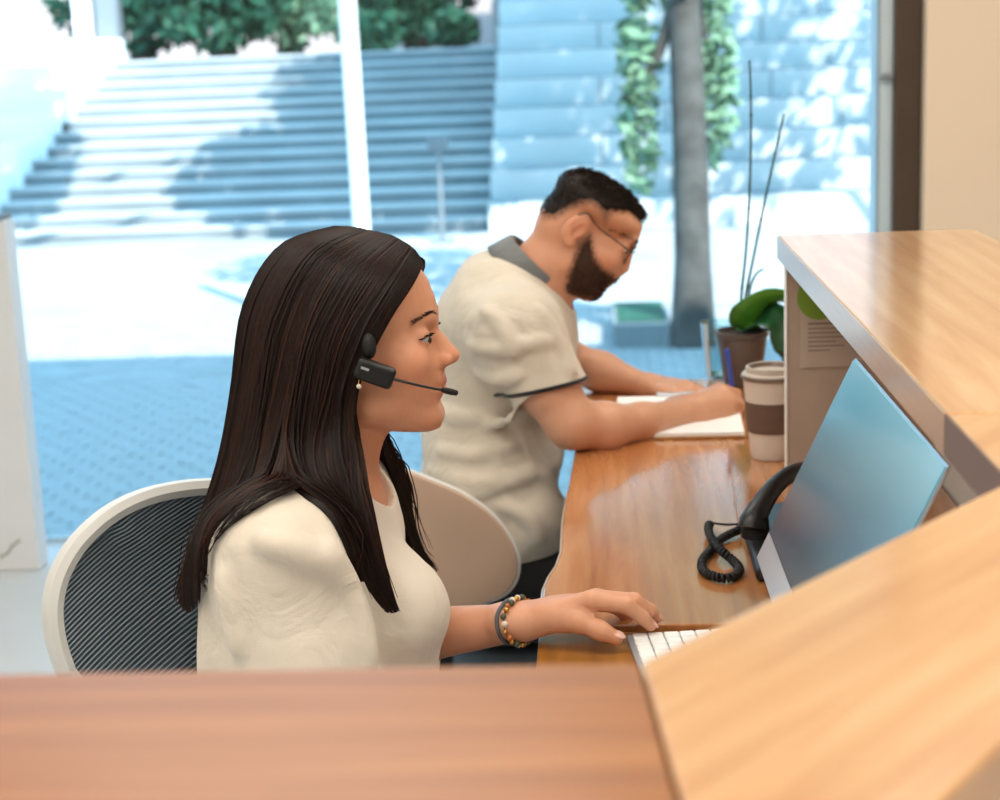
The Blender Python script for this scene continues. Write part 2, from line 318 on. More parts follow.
# light edge banding along the inner side, and the panels that carry the tops
obj('corner_shade_band', G().box((.2665, 1.072, ZC-TH+.001), (.2678, 1.268, ZC-.001)), mat('shaded_edge', '6E554B', .4), ctr, smooth=False)  # brown strip paints in the shade on the corner's side face
obj('edge_band', G().box((.2665, 1.272, ZC-TH+.001), (.2678, 2.466, ZC-.001)), M['edge'], ctr, smooth=False)
obj('end_panel', G().box((.2795, 2.445, ZD+.0005), (.50, 2.462, ZC-TH)), M['riser'], ctr, smooth=False)
obj('panel_lit_edge', G().box((.2765, 2.443, ZD+.0005), (.2795, 2.464, ZC-TH)), M['white'], ctr, smooth=False, bevel=.001)  # white strip: window light on the panel's edge, put into colour
obj('outer_panel', G().box((.50, 1.25, 0), (.52, 2.44, ZC-TH)), M['white'], ctr, smooth=False)
obj('front_panel', G().box((-1.3, .52, 0), (.03, .54, ZC-TH)), M['white'], ctr, smooth=False)
obj('corner_panel', G().prism([(.03, .52), (.505, 1.22), (.488, 1.232), (.013, .532)], 0, ZC-TH), M['white'], ctr, smooth=False)
# ------------------------------------------------------------------ desk
dk = thing('desk', (.1, 2.2, 0), 'low brown wooden desk inside the reception counter', 'desk')
edge_px = [(577, 437), (575, 450), (568, 490), (563, 520), (561.5, 550), (557, 563), (549, 575), (543.5, 588), (542, 602), (548, 615), (560, 622), (590, 626)]
lp = [tuple(PZ(x, y, ZD)[:2]) for x, y in edge_px]; yn = lp[-1][1]
main = [(.495, yn), (.495, 2.44), (.56, 2.468), (.56, 3.19), (-.03, 3.19)]+lp
obj('desktop', G().prism(main[::-1], ZD-.028, ZD), M['desk'], dk, smooth=False, bevel=.002)
obj('edge_strip', G().tube([(x-.0008, y-.0008, ZD-.004) for x, y in lp[2:]], .0022, 6), M['edge'], dk)
obj('return_top', G().box((-.079, 1.0, ZD-.034), (.40, yn-.004, ZD-.006)), M['desk2'], dk, smooth=False, bevel=.002)
obj('seam', G().tube([tuple(PZ(x, y, ZD+.0002)) for x, y in [(727, 437), (731, 470), (735, 500), (741, 545)]], .0006, 4), M['desk2'], dk)
for x, y in [(-.02, 3.12), (.5, 3.12), (-.03, 1.9)]:
    obj('leg', G().box((x-.025, y-.025, 0), (x+.025, y+.025, ZD-.028)), M['grey'], dk, smooth=False, bevel=.003)
obj('modesty_panel', G().box((.46, 1.35, .1), (.474, 3.15, ZD-.03)), M['white'], dk, smooth=False)
# ------------------------------------------------------------------ implicit-surface modelling for people and cloth
V3 = lambda *a: np.array(a, float)
def smin(a, b, k):
    h = np.clip(.5+.5*(b-a)/k, 0, 1); return b+(a-b)*h-k*h*(1-h)
class Field:
    def __init__(s): s.p = []
    def _a(s, op, fn, c, r, k): s.p.append((op, fn, np.asarray(c, float), r, k)); return s
    def rc(s, a, b, ra, rb, k=.02, op='u'):
        a = np.asarray(a, float); b = np.asarray(b, float); ab = b-a; L2 = ab@ab+1e-12
        def fn(P):
            t = np.clip(((P-a)@ab)/L2, 0, 1); return np.linalg.norm(P-a-t[..., None]*ab, axis=-1)-(ra+(rb-ra)*t)
        return s._a(op, fn, (a+b)/2, math.sqrt(L2)/2+max(ra, rb), k)
    def chain(s, pts, rad, k=.012, op='u'):
        for i in range(len(pts)-1): s.rc(pts[i], pts[i+1], rad[i], rad[i+1], k, op)
        return s
    def el(s, c, r, k=.02, R=None, op='u'):
        c = np.asarray(c, float); r = np.asarray(r, float)
        def fn(P):
            q = P-c
            if R is not None: q = q@R
            k0 = np.linalg.norm(q/r, axis=-1); k1 = np.linalg.norm(q/(r*r), axis=-1)+1e-9; return k0*(k0-1)/k1
        return s._a(op, fn, c, max(r), k)
    def plane(s, pt, n, c, rad, k=.002):                     # cut away the side n points to, within a ball
        pt = np.asarray(pt, float); n = np.asarray(n, float); n = n/np.linalg.norm(n)
        def fn(P):
            d = (P-pt)@n; ball = np.linalg.norm(P-np.asarray(c), axis=-1)-rad; return np.maximum(-d, ball)
        return s._a('s', fn, c, rad, k)
    def add(s, fn, c=(0, 0, 0), r=1e3): return s._a('d', fn, c, r, 0)
    def ev(s, P, bc=None, br=0):
        D = np.full(P.shape[:-1], .3)
        for op, fn, c, r, k in s.p:
            sel = slice(None)
            if bc is not None and r < 100:
                sel = np.nonzero(((bc-c)**2).sum(-1) < (r+br+k+.035)**2)[0]
                if len(sel) == 0: continue
            d = fn(P[sel])
            if op == 'u': D[sel] = smin(D[sel], d, k)
            elif op == 's': D[sel] = -smin(-D[sel], d, k)
            elif op == 'd': D[sel] = D[sel]+d
        return D
    def at(s, P): P = np.asarray(P, float).reshape(-1, 3); return s.ev(P[:, None], P, 0)[:, 0]
    def grad(s, P, e=.0015):
        P = np.asarray(P, float).reshape(-1, 3)
        g = np.stack([s.at(P+e*np.eye(3)[i])-s.at(P-e*np.eye(3)[i]) for i in range(3)], -1); return g/(np.linalg.norm(g, axis=1)[:, None]+1e-9)
    def hit(s, px, py, y0, y1, off=0):                       # first surface point seen through a pixel between two depths
        d = ray(px, py); ts = np.linspace(y0/d[1], y1/d[1], 500); P = CAM+ts[:, None]*d
        D = s.at(P)-off; i = int(np.argmax(D < 0)) if (D < 0).any() else int(np.argmin(D)); return P[i]
    def mesh(s, lo, hi, h):
        B = 8; lo = np.asarray(lo, float); hi = np.asarray(hi, float); nb = np.ceil((hi-lo)/(B*h)).astype(int)
        I = np.stack(np.meshgrid(*[np.arange(n) for n in nb], indexing='ij'), -1).reshape(-1, 3)
        bc = lo+(I+.5)*B*h; D = s.ev(bc[:, None], bc, B*h)[:, 0]; I = I[np.abs(D) < B*h*.87*1.25+.006]
        bc = lo+(I+.5)*B*h; g9 = np.arange(9)
        off = np.stack(np.meshgrid(g9, g9, g9, indexing='ij'), -1).reshape(-1, 3)*h
        P = (lo+I*B*h)[:, None]+off[None]; D = np.concatenate([s.ev(P[i:i+400], bc[i:i+400], B*h*.87) for i in range(0, len(P), 400)]) if len(P) else np.zeros((0, 729))
        V = D.reshape(-1, 9, 9, 9); neg = V < 0
        n = len(I); cnt = np.zeros((n, 8, 8, 8)); acc = np.zeros((n, 8, 8, 8, 3)); N = nb*B+3
        base = I*B; e3 = []
        for ax in range(3):
            a = [slice(None)]*4; b = list(a); a[ax+1] = slice(0, 8); b[ax+1] = slice(1, 9)
            va, vb = V[tuple(a)], V[tuple(b)]; m = neg[tuple(a)] != neg[tuple(b)]; t = np.where(m, va/np.where(m, va-vb, 1), 0)
            o1, o2 = [q for q in range(3) if q != ax]
            gi = np.stack(np.meshgrid(*[np.arange(8 if q == ax else 9) for q in range(3)], indexing='ij'), -1).astype(float)
            pos = np.broadcast_to(gi, m.shape+(3,)).copy(); pos[..., ax] += t; pos *= m[..., None]
            for d1 in (0, 1):
                for d2 in (0, 1):
                    q = [slice(None)]*4; q[o1+1] = slice(d1, d1+8); q[o2+1] = slice(d2, d2+8); cnt += m[tuple(q)]; acc += pos[tuple(q)]
            q = [slice(None), slice(0, 8), slice(0, 8), slice(0, 8)]; e3.append((ax, m[tuple(q)], neg[tuple(q)]))
        w = np.nonzero(cnt > 0); lc = np.stack(w[1:], -1); gc = base[w[0]]+lc
        verts = lo+(base[w[0]]+acc[w]/cnt[w][:, None])*h
        key = lambda c: ((c[:, 0]+1)*N[1]+c[:, 1]+1)*N[2]+c[:, 2]+1
        ks = key(gc); o = np.argsort(ks); ks = ks[o]; faces = []
        for ax, m, ng in e3:
            q = np.nonzero(m); g = base[q[0]]+np.stack(q[1:], -1); ins = ng[q]; u, v = (ax+1) % 3, (ax+2) % 3; cs = []
            for du, dv in ((-1, -1), (0, -1), (0, 0), (-1, 0)):
                c = g.copy(); c[:, u] += du; c[:, v] += dv; kk = key(c); j = np.clip(np.searchsorted(ks, kk), 0, len(ks)-1); cs.append(np.where(ks[j] == kk, o[j], -1))
            f = np.stack(cs, -1); f[~ins] = f[~ins][:, ::-1]; faces.append(f[(f >= 0).all(1)])
        return verts, np.concatenate(faces)
def W(p): return PY(*p)
def catmull(P, n):
    P = np.asarray(P, float); k = len(P); t = np.linspace(0, k-1, n); i = np.minimum(t.astype(int), k-2); f = (t-i)[:, None]
    a, b, c, d = P[np.maximum(i-1, 0)], P[i], P[i+1], P[np.minimum(i+2, k-1)]
    return .5*(2*b+(c-a)*f+(2*a-5*b+4*c-d)*f*f+(3*b-a-3*c+d)*f**3)
def vnoise(P, sc, seed=0):
    """cheap smooth pseudo-noise in -1..1"""
    q = np.random.default_rng(seed); out = 0
    for i in range(5):
        k = q.normal(size=3)*sc*(1+.35*i); out = out+np.sin(P@k+q.random()*6.28)*(1/(1+.5*i))
    return out/2.6
def tint_mesh(m, cols):
    a = m.attributes.new('tint', 'FLOAT_COLOR', 'POINT'); c = np.ones((len(m.vertices), 4)); c[:, :3] = cols; a.data.foreach_set('color', c.ravel())
def skin_mat(name, base, rough=.45):
    m = mat(name, base, rough, sss=.12, bump=.12, bscale=420, spec=.4); N, L = m.node_tree.nodes, m.node_tree.links; b = N['Principled BSDF']
    at = N.new('ShaderNodeAttribute'); at.attribute_name = 'tint'; n = N.new('ShaderNodeTexNoise'); n.inputs['Scale'].default_value = 45; n.inputs['Detail'].default_value = 4
    r = N.new('ShaderNodeMapRange'); r.inputs[3].default_value = .93; r.inputs[4].default_value = 1.06; L.new(n.outputs[0], r.inputs[0])
    x = N.new('ShaderNodeMixRGB'); x.blend_type = 'MULTIPLY'; x.inputs[0].default_value = 1; x.inputs[1].default_value = col(base); L.new(at.outputs['Color'], x.inputs[2])
    y = N.new('ShaderNodeMixRGB'); y.blend_type = 'MULTIPLY'; y.inputs[0].default_value = 1; L.new(x.outputs[0], y.inputs[1]); L.new(r.outputs[0], y.inputs[2]); L.new(y.outputs[0], b.inputs['Base Color'])
    return m
def cloth_mat(name, base, weave=900, var=.05):
    m = mat(name, base, .85, spec=.25, var=var, vscale=14, sheen=.25, bump=.35, bscale=weave)
    N, L = m.node_tree.nodes, m.node_tree.links; n = N.new('ShaderNodeTexNoise'); n.inputs['Scale'].default_value = 13; n.inputs['Detail'].default_value = 3; n.inputs['Distortion'].default_value = 1.2
    u = N.new('ShaderNodeBump'); u.inputs['Strength'].default_value = .55; u.inputs['Distance'].default_value = .012; tc = N.new('ShaderNodeTexCoord'); L.new(tc.outputs['Object'], n.inputs['Vector']); L.new(n.outputs[0], u.inputs['Height'])
    b0 = [k for k in N if k.type == 'BUMP' and k != u][0]; L.new(u.outputs[0], b0.inputs['Normal']); return m
def hair_mat(name, a, b_, rough=.38):
    m = mat(name, a, rough, spec=.22); N, L = m.node_tree.nodes, m.node_tree.links; b = N['Principled BSDF']
    at = N.new('ShaderNodeAttribute'); at.attribute_name = 'tint'; x = N.new('ShaderNodeMixRGB'); x.inputs[1].default_value = col(a); x.inputs[2].default_value = col(b_)
    L.new(at.outputs['Fac'], x.inputs[0]); L.new(x.outputs[0], b.inputs['Base Color']); return m
M.update(nail=mat('fingernail', 'E3B3A2', .2), skin_w=skin_mat('skin_woman', 'DF9E7B'), skin_m=skin_mat('skin_man', 'DA9E7D'), blouse=cloth_mat('cream_blouse', 'EBDFCE'), polo=cloth_mat('beige_polo', 'D8CDBC'),
 collar=cloth_mat('grey_collar', '76797A'), hem=cloth_mat('black_hem', '1E1E22'), trousers=cloth_mat('black_trousers', '15161A'), jeans=cloth_mat('grey_trousers', '3A3D44'),
 hair_w=hair_mat('brown_hair', '150B08', '34190F', .48), hair_m=hair_mat('dark_hair', '1C1412', '3A2A20', .5), beard=hair_mat('beard_hair', '38261D', '6A4838', .7),
 eye=mat('eyeball', 'D6CDC6', .15), iris=mat('iris', '3A2A18', .1), lash=mat('lash', '1A100C', .6), shoe=mat('shoe', '2A2A2C', .5), blackp=mat('black_plastic', '17181A', .38), rubber=mat('black_rubber', '101113', .6))
class HF:
    """head frame: local x forward, y to the person's left, z up"""
    def __init__(s, O, pitch, sc, yaw=0):
        c, n = math.cos(pitch), math.sin(pitch); Ry = np.array([[c, 0, n], [0, 1, 0], [-n, 0, c]]); cy, sy = math.cos(yaw), math.sin(yaw)
        s.R = np.array([[cy, -sy, 0], [sy, cy, 0], [0, 0, 1]])@Ry; s.O = np.asarray(O, float); s.s = sc
    def w(s, p): return s.O+s.R@np.asarray(p, float)
    def l(s, P): return (np.asarray(P)-s.O)@s.R
def head_field(f, H, Lm, vert, occ, gon, ear=True, eye_open=.0042, eye_in=0):
    s = H.s; E = lambda c, r, k, op='u', R=None: f.el(H.w(c), np.asarray(r)*s, k*s, H.R if R is None else H.R@R, op)
    K = lambda a, b, ra, rb, k, op='u': f.rc(H.w(a), H.w(b), ra*s, rb*s, k*s, op)
    fo, na, ti, su, ul, sm, ll, ml, po, me = [np.array([Lm[k][0], 0, Lm[k][1]]) for k in ('fore', 'nas', 'tip', 'sub', 'ul', 'st', 'll', 'ml', 'pog', 'men')]
    v = lambda x, y, z: np.array([x, y, z])*s
    zc = fo[2]*.75; xc = (fo[0]+occ)/2
    f.el(H.w((xc, 0, zc)), (fo[0]-xc+.001*s, .073*s, vert-zc), .02*s, H.R)
    E(v(0, 0, 0)+(occ*.42, 0, -.012*s), (-occ*.58/s, .056, .058), .03)
    E((na[0]*.28, 0, (na[2]+me[2])/2+.012*s), ((na[0]*.72+.002*s)/s, .054, abs(na[2]-me[2])/2/s+.002), .03)
    E(su+v(-.03, 0, -.008), (.028, .030, .026), .02)
    for y in (1, -1):
        E(na+v(-.030, .044*y, -.030), (.022, .018, .020), .022)
        K((gon[0], .047*s*y, gon[1]), po+v(-.022, .013*y, .001), .016, .0135, .03)
        E((gon[0]+.028*s, .032*s*y, gon[1]+.024*s), (.028, .021, .030), .03)
    E(po+v(-.0135, 0, 0), (.0135, .018, .013), .012)
    E((po[0]*.55, 0, me[2]+.018*s), (.04, .032, .014), .02)
    K(na+v(-.013, -.022, .013), na+v(-.013, .022, .013), .010, .010, .014)
    for y in (1, -1):
        E(na+v(.003, .033*y, .001), (.015, .017, .0105), .012, 's')
    K(na+v(-.0085, 0, -.001), ti+v(-.0085, 0, .001), .0065, .0085, .010)
    K(na+v(-.006, 0, -.012), ti+v(-.020, 0, -.001), .010, .013, .012)
    K(ti+v(-.008, 0, -.0005), su+v(-.003, 0, .003), .0062, .0050, .006)
    for y in (1, -1):
        E(ti+v(-.0165, .0118*y, -.0040), (.0092, .0066, .0072), .0028)
        E(ti+v(-.0125, .0062*y, -.0105), (.0052, .0030, .0038), .002, 's')
    E(ul+v(-.0078, 0, .0003), (.0085, .021, .0052), .005)
    E(ll+v(-.0078, 0, 0), (.0085, .018, .0058), .005)
    E(sm+v(-.002, 0, 0), (.013, .0225, .0010), .0025, 's')
    ec = na+v(-.0195-eye_in, 0, -.0045)
    for y in (1, -1):
        c = ec+v(0, .0315*y, 0); E(c, (.0137, .0137, .0135), .004)
        E(c+v(.010, .001*y, -.0008), (.0085, .0135, eye_open), .0012, 's')
        if ear:
            Rt = np.array([[math.cos(.28), 0, math.sin(.28)], [0, 1, 0], [-math.sin(.28), 0, math.cos(.28)]])
            E(v(-.010, .074*y, .000), (.0185, .0075, .031), .004, 'u', Rt)
            E(v(-.003, .081*y, -.002), (.0085, .0055, .014), .003, 's', Rt); E(v(-.013, .082*y, .008), (.0035, .003, .016), .002, 's', Rt)
            E(v(-.004, .075*y, -.027), (.009, .006, .009), .006)
    return ec
def match_profile(f, H, v, pts, z0, z1):
    """shift the middle of the face so its side outline follows the given points (local x, z)"""
    pts = sorted(pts, key=lambda p: p[1]); zt = [p[1] for p in pts]; xt = [p[0] for p in pts]
    zs = np.linspace(z0, z1, 90); xs = np.linspace(.16, .02, 281); dl = []
    for z in zs:
        D = f.at(np.array([H.w((x, 0, z)) for x in xs])); i = int(np.argmax(D < 0)); x = xs[i] if (D < 0).any() else np.nan; dl.append(np.interp(z, zt, xt)-x)
    dl = np.nan_to_num(np.array(dl)); dl = np.clip(dl, -.012, .012); dl *= np.clip((zs-z0)/.006, 0, 1)*np.clip((z1-zs)/.012, 0, 1)
    dl = np.convolve(np.pad(dl, 1, mode='edge'), [.25, .5, .25], 'valid')
    l = H.l(v); w_ = np.clip((l[:, 0]-.025)/.035, 0, 1); w_ = w_*w_*(3-2*w_)*np.exp(-(l[:, 1]/.021)**2); d = np.interp(l[:, 2], zs, dl, 0, 0)*w_
    return v+d[:, None]*H.R[:, 0]
def tube_set(paths, rads, n=3):
    """many thin tubes of equal point count -> (verts, faces, strand id per vertex)"""
    P = np.asarray(paths); m, k, _ = P.shape; T = np.gradient(P, axis=1); T /= np.linalg.norm(T, axis=2)[..., None]+1e-12
    ref = np.array([.31, -.84, .44]); A = np.cross(T, ref); A /= np.linalg.norm(A, axis=2)[..., None]+1e-9; Bn = np.cross(T, A)
    an = np.arange(n)*2*math.pi/n; R = np.asarray(rads)
    v = P[:, :, None]+R[..., None, None]*(np.cos(an)[None, None, :, None]*A[:, :, None]+np.sin(an)[None, None, :, None]*Bn[:, :, None])
    i = np.arange(m)[:, None, None]*k*n+np.arange(k-1)[None, :, None]*n+np.arange(n)[None, None, :]; j = i-np.arange(n)+(np.arange(n)+1) % n
    return v.reshape(-1, 3), np.stack([i, j, j+n, i+n], -1).reshape(-1, 4), np.repeat(np.arange(m), k*n)
# ------------------------------------------------------------------ the woman at the near end of the desk
YW = 1.80
HW = HF(PY(366, 331, YW), 0, .97)
pxw = dict(fore=(433.5, 294), nas=(438.5, 329), tip=(460, 354), sub=(445, 367), ul=(446, 379), st=(442.5, 386.5), ll=(443.5, 394), ml=(438, 402), pog=(444, 412.5), men=(434, 427))
def landmarks(H, px, Y): return {k: tuple(H.l(PY(x, y, Y))[[0, 2]]) for k, (x, y) in px.items()}
LW = landmarks(HW, pxw, YW)
fw_ = Field()
ec_w = head_field(fw_, HW, LW, .098, -.100, (.004, -.080), ear=True, eye_open=.0026)
bodyw = Field(); bodyw.p = fw_.p
bodyw.chain([HW.w((-.022, 0, -.03)), W((337, 440, YW)), W((322, 500, YW))], [.047, .043, .058], .03)
cx, cz = W((312, 595, YW))[0], W((312, 595, YW))[2]          # middle of the rib cage
shz = W((280, 543, 1.655))[2]; shx = W((282, 543, 1.655))[0]
def torso_w(f, e=0, arms=True):
    f.el((shx+.015, YW, shz-.005), (.070+e, .155+e, .058+e), .04)
    f.el((cx+.005, YW, cz), (.098+e, .132+e, .155+e), .05)
    for y in (-.062, .062): f.el((W((392, 610, YW+y))[0], YW+y, W((392, 608, YW+y))[2]), (.052+e, .056+e, .052+e), .04)
    f.el((cx+.015, YW, cz-.15), (.100+e, .130+e, .13+e), .06); f.el((cx+.01, YW, .47), (.125+e, .165+e, .115+e), .06)
torso_w(bodyw, -.006)
shR = V3(shx, YW-.150, shz-.004); shL = V3(shx+.03, YW+.150, shz-.012)
elR = V3(shx+.035, YW-.19, shz-.235); haR = V3(cx+.25, YW-.10, shz-.27)
wrL = W((523, 621.5, 1.772)); elL = wrL+V3(-.225, .10, -.062)
bodyw.chain([shR, elR, haR], [.045, .036, .024], .02)
bodyw.chain([shL, elL], [.045, .038], .02)
fa = [elL, elL*.6+wrL*.4, wrL]; bodyw.chain(fa, [.036, .0335, .0205], .02)
bodyw.rc(wrL+V3(-.02, -.009, 0), wrL+V3(.012, -.009, .001), .0180, .0160, .01); bodyw.rc(wrL+V3(-.02, .010, 0), wrL+V3(.012, .010, .001), .0180, .0160, .01)
# right hand resting on the lap, out of sight behind the counter
for y in (-.03, -.01, .01, .03): bodyw.chain([haR, haR+V3(.07, y, -.005), haR+V3(.14, y*1.1, -.02)], [.014, .011, .008], .012)
bodyw.chain([haR, haR+V3(.04, .05, 0), haR+V3(.08, .06, -.01)], [.014, .011, .009], .012)
# left hand on the desk: thumb towards us, fingers arched to the keyboard
hj = lambda *q: [W(p) for p in q]
fing = [([(590, 600.5, 1.752), (626, 605.5, 1.757), (643, 617.5, 1.763), (650.5, 625.5, 1.767)], [.0105, .0092, .0082, .0068]),
        ([(596, 598.5, 1.773), (634, 601.0, 1.780), (650, 611, 1.786), (656, 618, 1.790)], [.0105, .0092, .0082, .0068]),
        ([(599, 600.5, 1.793), (628, 602.5, 1.803), (640, 610, 1.807), (645, 616, 1.809)], [.0100, .0088, .0078, .0066]),
        ([(590, 603, 1.810), (612, 606, 1.823), (622, 612, 1.826), (627, 617, 1.827)], [.0092, .0078, .0070, .0060])]
nails_w = []
for pts, r in fing:
    j = hj(*pts); bodyw.chain([wrL+V3(.004, (j[0][1]-wrL[1])*.35, 0), j[0]], [.0140, r[0]*1.05], .012); bodyw.chain(j, r, .0035); nails_w.append((j[2], j[3], r[3]))
th = hj((545, 620, 1.760), (577, 621, 1.744), (600, 630.5, 1.736), (616, 638, 1.735)); bodyw.chain(th, [.0160, .0118, .0100, .0084], .008); nails_w.append((th[2], th[3], .0084))
bodyw.el(W((562, 609, 1.770)), (.028, .027, .012), .012)
# thighs, shins, feet under the desk
for y in (-.085, .085):
    hip = V3(cx+.02, YW+y, .46); kn = V3(cx+.43, YW+y*1.1, .48); an = V3(cx+.40, YW+y*1.1, .09)
    bodyw.chain([hip, kn, an, an+V3(.13, 0, -.05)], [.078, .055, .036, .03], .02)
def skin_mesh(f, boxes): return cat_([f.mesh(lo, hi, h) for lo, hi, h in boxes])
c0 = HW.O
vw, fcw = skin_mesh(bodyw, [((c0[0]-.15, YW-.13, c0[2]-.235), (c0[0]+.14, YW+.13, c0[2]+.13), .002),
    ((elL[0]-.01, 1.70, .70), (.09, 1.92, .83), .002),
    ((cx-.2, YW-.3, .0), (cx+.62, YW+.3, c0[2]-.228), .006)])
PROFW = [LW[k] for k in ('fore', 'nas', 'tip', 'sub', 'ul', 'st', 'll', 'ml', 'pog', 'men')]+[tuple(HW.l(PY(x, y, YW))[[0, 2]]) for x, y in ((438, 310), (445, 336), (450.5, 343), (456, 348.5), (457.5, 361), (444.5, 373), (447, 382), (444, 419), (426, 282))]
vw = match_profile(bodyw, HW, vw, PROFW, LW['men'][1]+.001, LW['fore'][1]+.015)
lw = HW.l(vw); tw = np.ones((len(vw), 3))
def blob(l, c, r): return np.exp(-(((l-np.asarray(c))/np.asarray(r))**2).sum(-1))[:, None]
def face_tint(l, t, L, lip, s=1):
    ul, ll_, ti, na = L['ul'], L['ll'], L['tip'], L['nas']
    m = np.clip(blob(l, (ul[0]-.004, 0, ul[1]-.001), (.012, .020*s, .0046))*1.6+blob(l, (ll_[0]-.004, 0, ll_[1]), (.012, .018*s, .0058))*1.6, 0, 1); t = t*(1-m)+t*np.array(lip)*m
    for y in (1, -1):
        m = blob(l, (na[0]-.03, .05*s*y, na[1]-.042), (.03, .03, .02))*.55; t = t*(1-m)+t*np.array((1.02, .84, .80))*m
        m = np.clip(blob(l, (na[0]-.010, .033*s*y, na[1]-.008), (.014, .019, .0115))*1.1, 0, 1)*.45; t = t*(1-m)+t*np.array((.80, .68, .64))*m
    m = blob(l, (ti[0], 0, ti[1]), (.014, .014, .012))*.5; return t*(1-m)+t*np.array((1.02, .82, .78))*m
tw = face_tint(lw, tw, LW, (.74, .40, .43))
for a, b, r in nails_w: m = np.exp(-((vw-b)**2).sum(-1)/(.010**2))[:, None]*.5; tw = tw*(1-m)+tw*np.array((1.05, .78, .72))*m
mw = mesh('person', (vw, fcw)); tint_mesh(mw, tw)
woman = obj('person', mw, M['skin_w']); tag(woman, 'woman in cream blouse with long brown hair and a headset typing', 'person')
for a, b, r in nails_w:
    d = (b-a)/np.linalg.norm(b-a); u = np.array([0, -.35, 1.0]); u = u-d*(u@d); u /= np.linalg.norm(u); c = b+u*r*.80+d*r*.15
    Mn = Matrix((Vector(d), Vector(np.cross(u, d)), Vector(u))).transposed().to_4x4(); obj('fingernail', G().sphere(tuple(c), (r*.95, r*.68, r*.24), 14, 8, Mn), M['nail'], woman)
# ---- eyes, lashes, brows
def eyes(H, ec, parent, look=(1, 0, -.15), r=.0122):
    lk = np.array(look)/np.linalg.norm(look)
    for y in (1, -1):
        c = ec+np.array([0, .0315*y, 0])*H.s; Mt = Matrix(H.R.tolist()).to_4x4()
        e = obj('eye', G().sphere(H.w(c), r*H.s, 20, 14), M['eye'], parent)
        q = c+lk*r*H.s*.80; obj('iris', G().sphere(H.w(q), .0052*H.s, 14, 10), M['iris'], e)
def arc_hairs(H, name, pts, parent, m, n, ln, dirv, rad=.0005, f=None, wid=0):
    """short hairs set along a line on the face (brows, lashes)"""
    for sgn in (1, -1):
        out = []
        P = np.array([[p[0], p[1]*sgn, p[2]] for p in pts]); cv = catmull(P, n); D = np.array([dirv[0], dirv[1]*sgn, dirv[2]])
        for i in range(n):
            a = cv[i]+rng.normal(size=3)*.0005+np.array([0, 0, rng.uniform(-wid, wid)]); t = i/(n-1); b = a+D*ln*(.7+.5*rng.random())
            out.append(np.array([H.w(a), H.w((a+b)/2+np.array([.0006, 0, 0])), H.w(b)]))
        v, fc, sid = tube_set(np.array(out), np.tile([rad, rad*.8, rad*.25], (len(out), 1))); o = mesh(name, (v, fc)); tint_mesh(o, np.repeat((sid % 7/7)[:, None], 3, 1)); tag(obj(name, o, m, parent), kind='stuff')
eyes(HW, ec_w, woman, (1, 0, -.25))
def on_face(f, H, y, z, off=0, x0=.13):
    xs = np.linspace(x0, .02, 260); P = np.array([H.w((x, y, z)) for x in xs]); D = f.at(P)-off; i = int(np.argmax(D < 0)); return np.array([xs[i], y, z])
na = LW['nas']
brow = [on_face(bodyw, HW, y, na[1]+z, .0004) for y, z in ((.011, .0185), (.018, .0215), (.027, .0225), (.036, .0195), (.043, .0145))]
arc_hairs(HW, 'eyebrow', brow, woman, M['lash'], 150, .0068, (-.25, .75, .25), .00045, wid=.0014)
ez = ec_w[2]
lash = [on_face(bodyw, HW, y, ez+z, .0003) for y, z in ((.021, .0022), (.027, .0044), (.033, .0050), (.039, .0040), (.0445, .0008))]
arc_hairs(HW, 'eyelashes', lash, woman, M['lash'], 30, .0075, (.75, .35, .12), .0006)
# ---- blouse
bl = Field(); torso_w(bl, .008)
slR = shR*.28+elR*.72; slL = shL*.32+elL*.68
bl.chain([shR+V3(0, .03, .004), shR+V3(0, -.006, -.004), slR], [.052, .062, .084], .035); bl.rc(shR+V3(-.045,.03,-.03), shR+V3(-.055,.04,-.2), .05, .06, .04); bl.chain([shL+V3(0, -.03, .004), shL, slL], [.050, .055, .064], .035)
bl.chain([W((335, 475, YW)), W((325, 512, YW))], [.05, .075], .03)
bl.chain([W((388, 612, YW-.05)), W((388, 700, YW-.05))], [.050, .054], .04); bl.chain([W((388, 612, YW+.05)), W((388, 700, YW+.05))], [.050, .054], .04)
bl.add(lambda P: .0022*vnoise(P, 26, 3)+.0012*vnoise(P*np.array([1, 1, .45]), 60, 4))
def folds(f, lines, y0, y1, r=.0045, k=.016):
    """raised cloth folds along lines traced on the visible cloth"""
    pts = [[f.hit(x, y, y0, y1) for x, y in ln] for ln in lines]
    for ln, q in zip(lines, pts):
        if f.at(np.array(q)).max() > .004: continue
        q = catmull(np.array(q), 9); n = len(q); f.chain(list(q), [r*(.35+.65*math.sin(math.pi*(i+.5)/n)) for i in range(n)], k)
folds(bl, [[(300, 560), (335, 572), (352, 600), (362, 640)], [(330, 545), (345, 585), (362, 630), (370, 665)], [(262, 540), (290, 548), (330, 560)],
           [(225, 575), (232, 610), (240, 650)]], 1.45, 1.95, .003, .022)
bl.el(W((350, 476, YW)), (.062, .062, .05), .006, op='s')
bl.rc(W((337, 440, YW)), W((326, 492, YW)), .050, .052, .006, op='s')
bl.plane(slR, elR-shR, slR+(elR-shR)*.3, .11); bl.rc(slR+(elR-shR)*-.10, slR+(elR-shR)*.1, .072, .074, .002, 's')
bl.plane(slL, elL-shL, slL, .11); bl.rc(slL+(elL-shL)*-.10, slL+(elL-shL)*.1, .054, .056, .002, 's')
bl.plane((0, 0, .50), (0, 0, -1), (cx, YW, .36), .30)
vb, fb = bl.mesh((cx-.19, YW-.32, .48), (cx+.26, YW+.32, c0[2]-.09), .0032)
obj('blouse', (vb, fb), M['blouse'], woman)
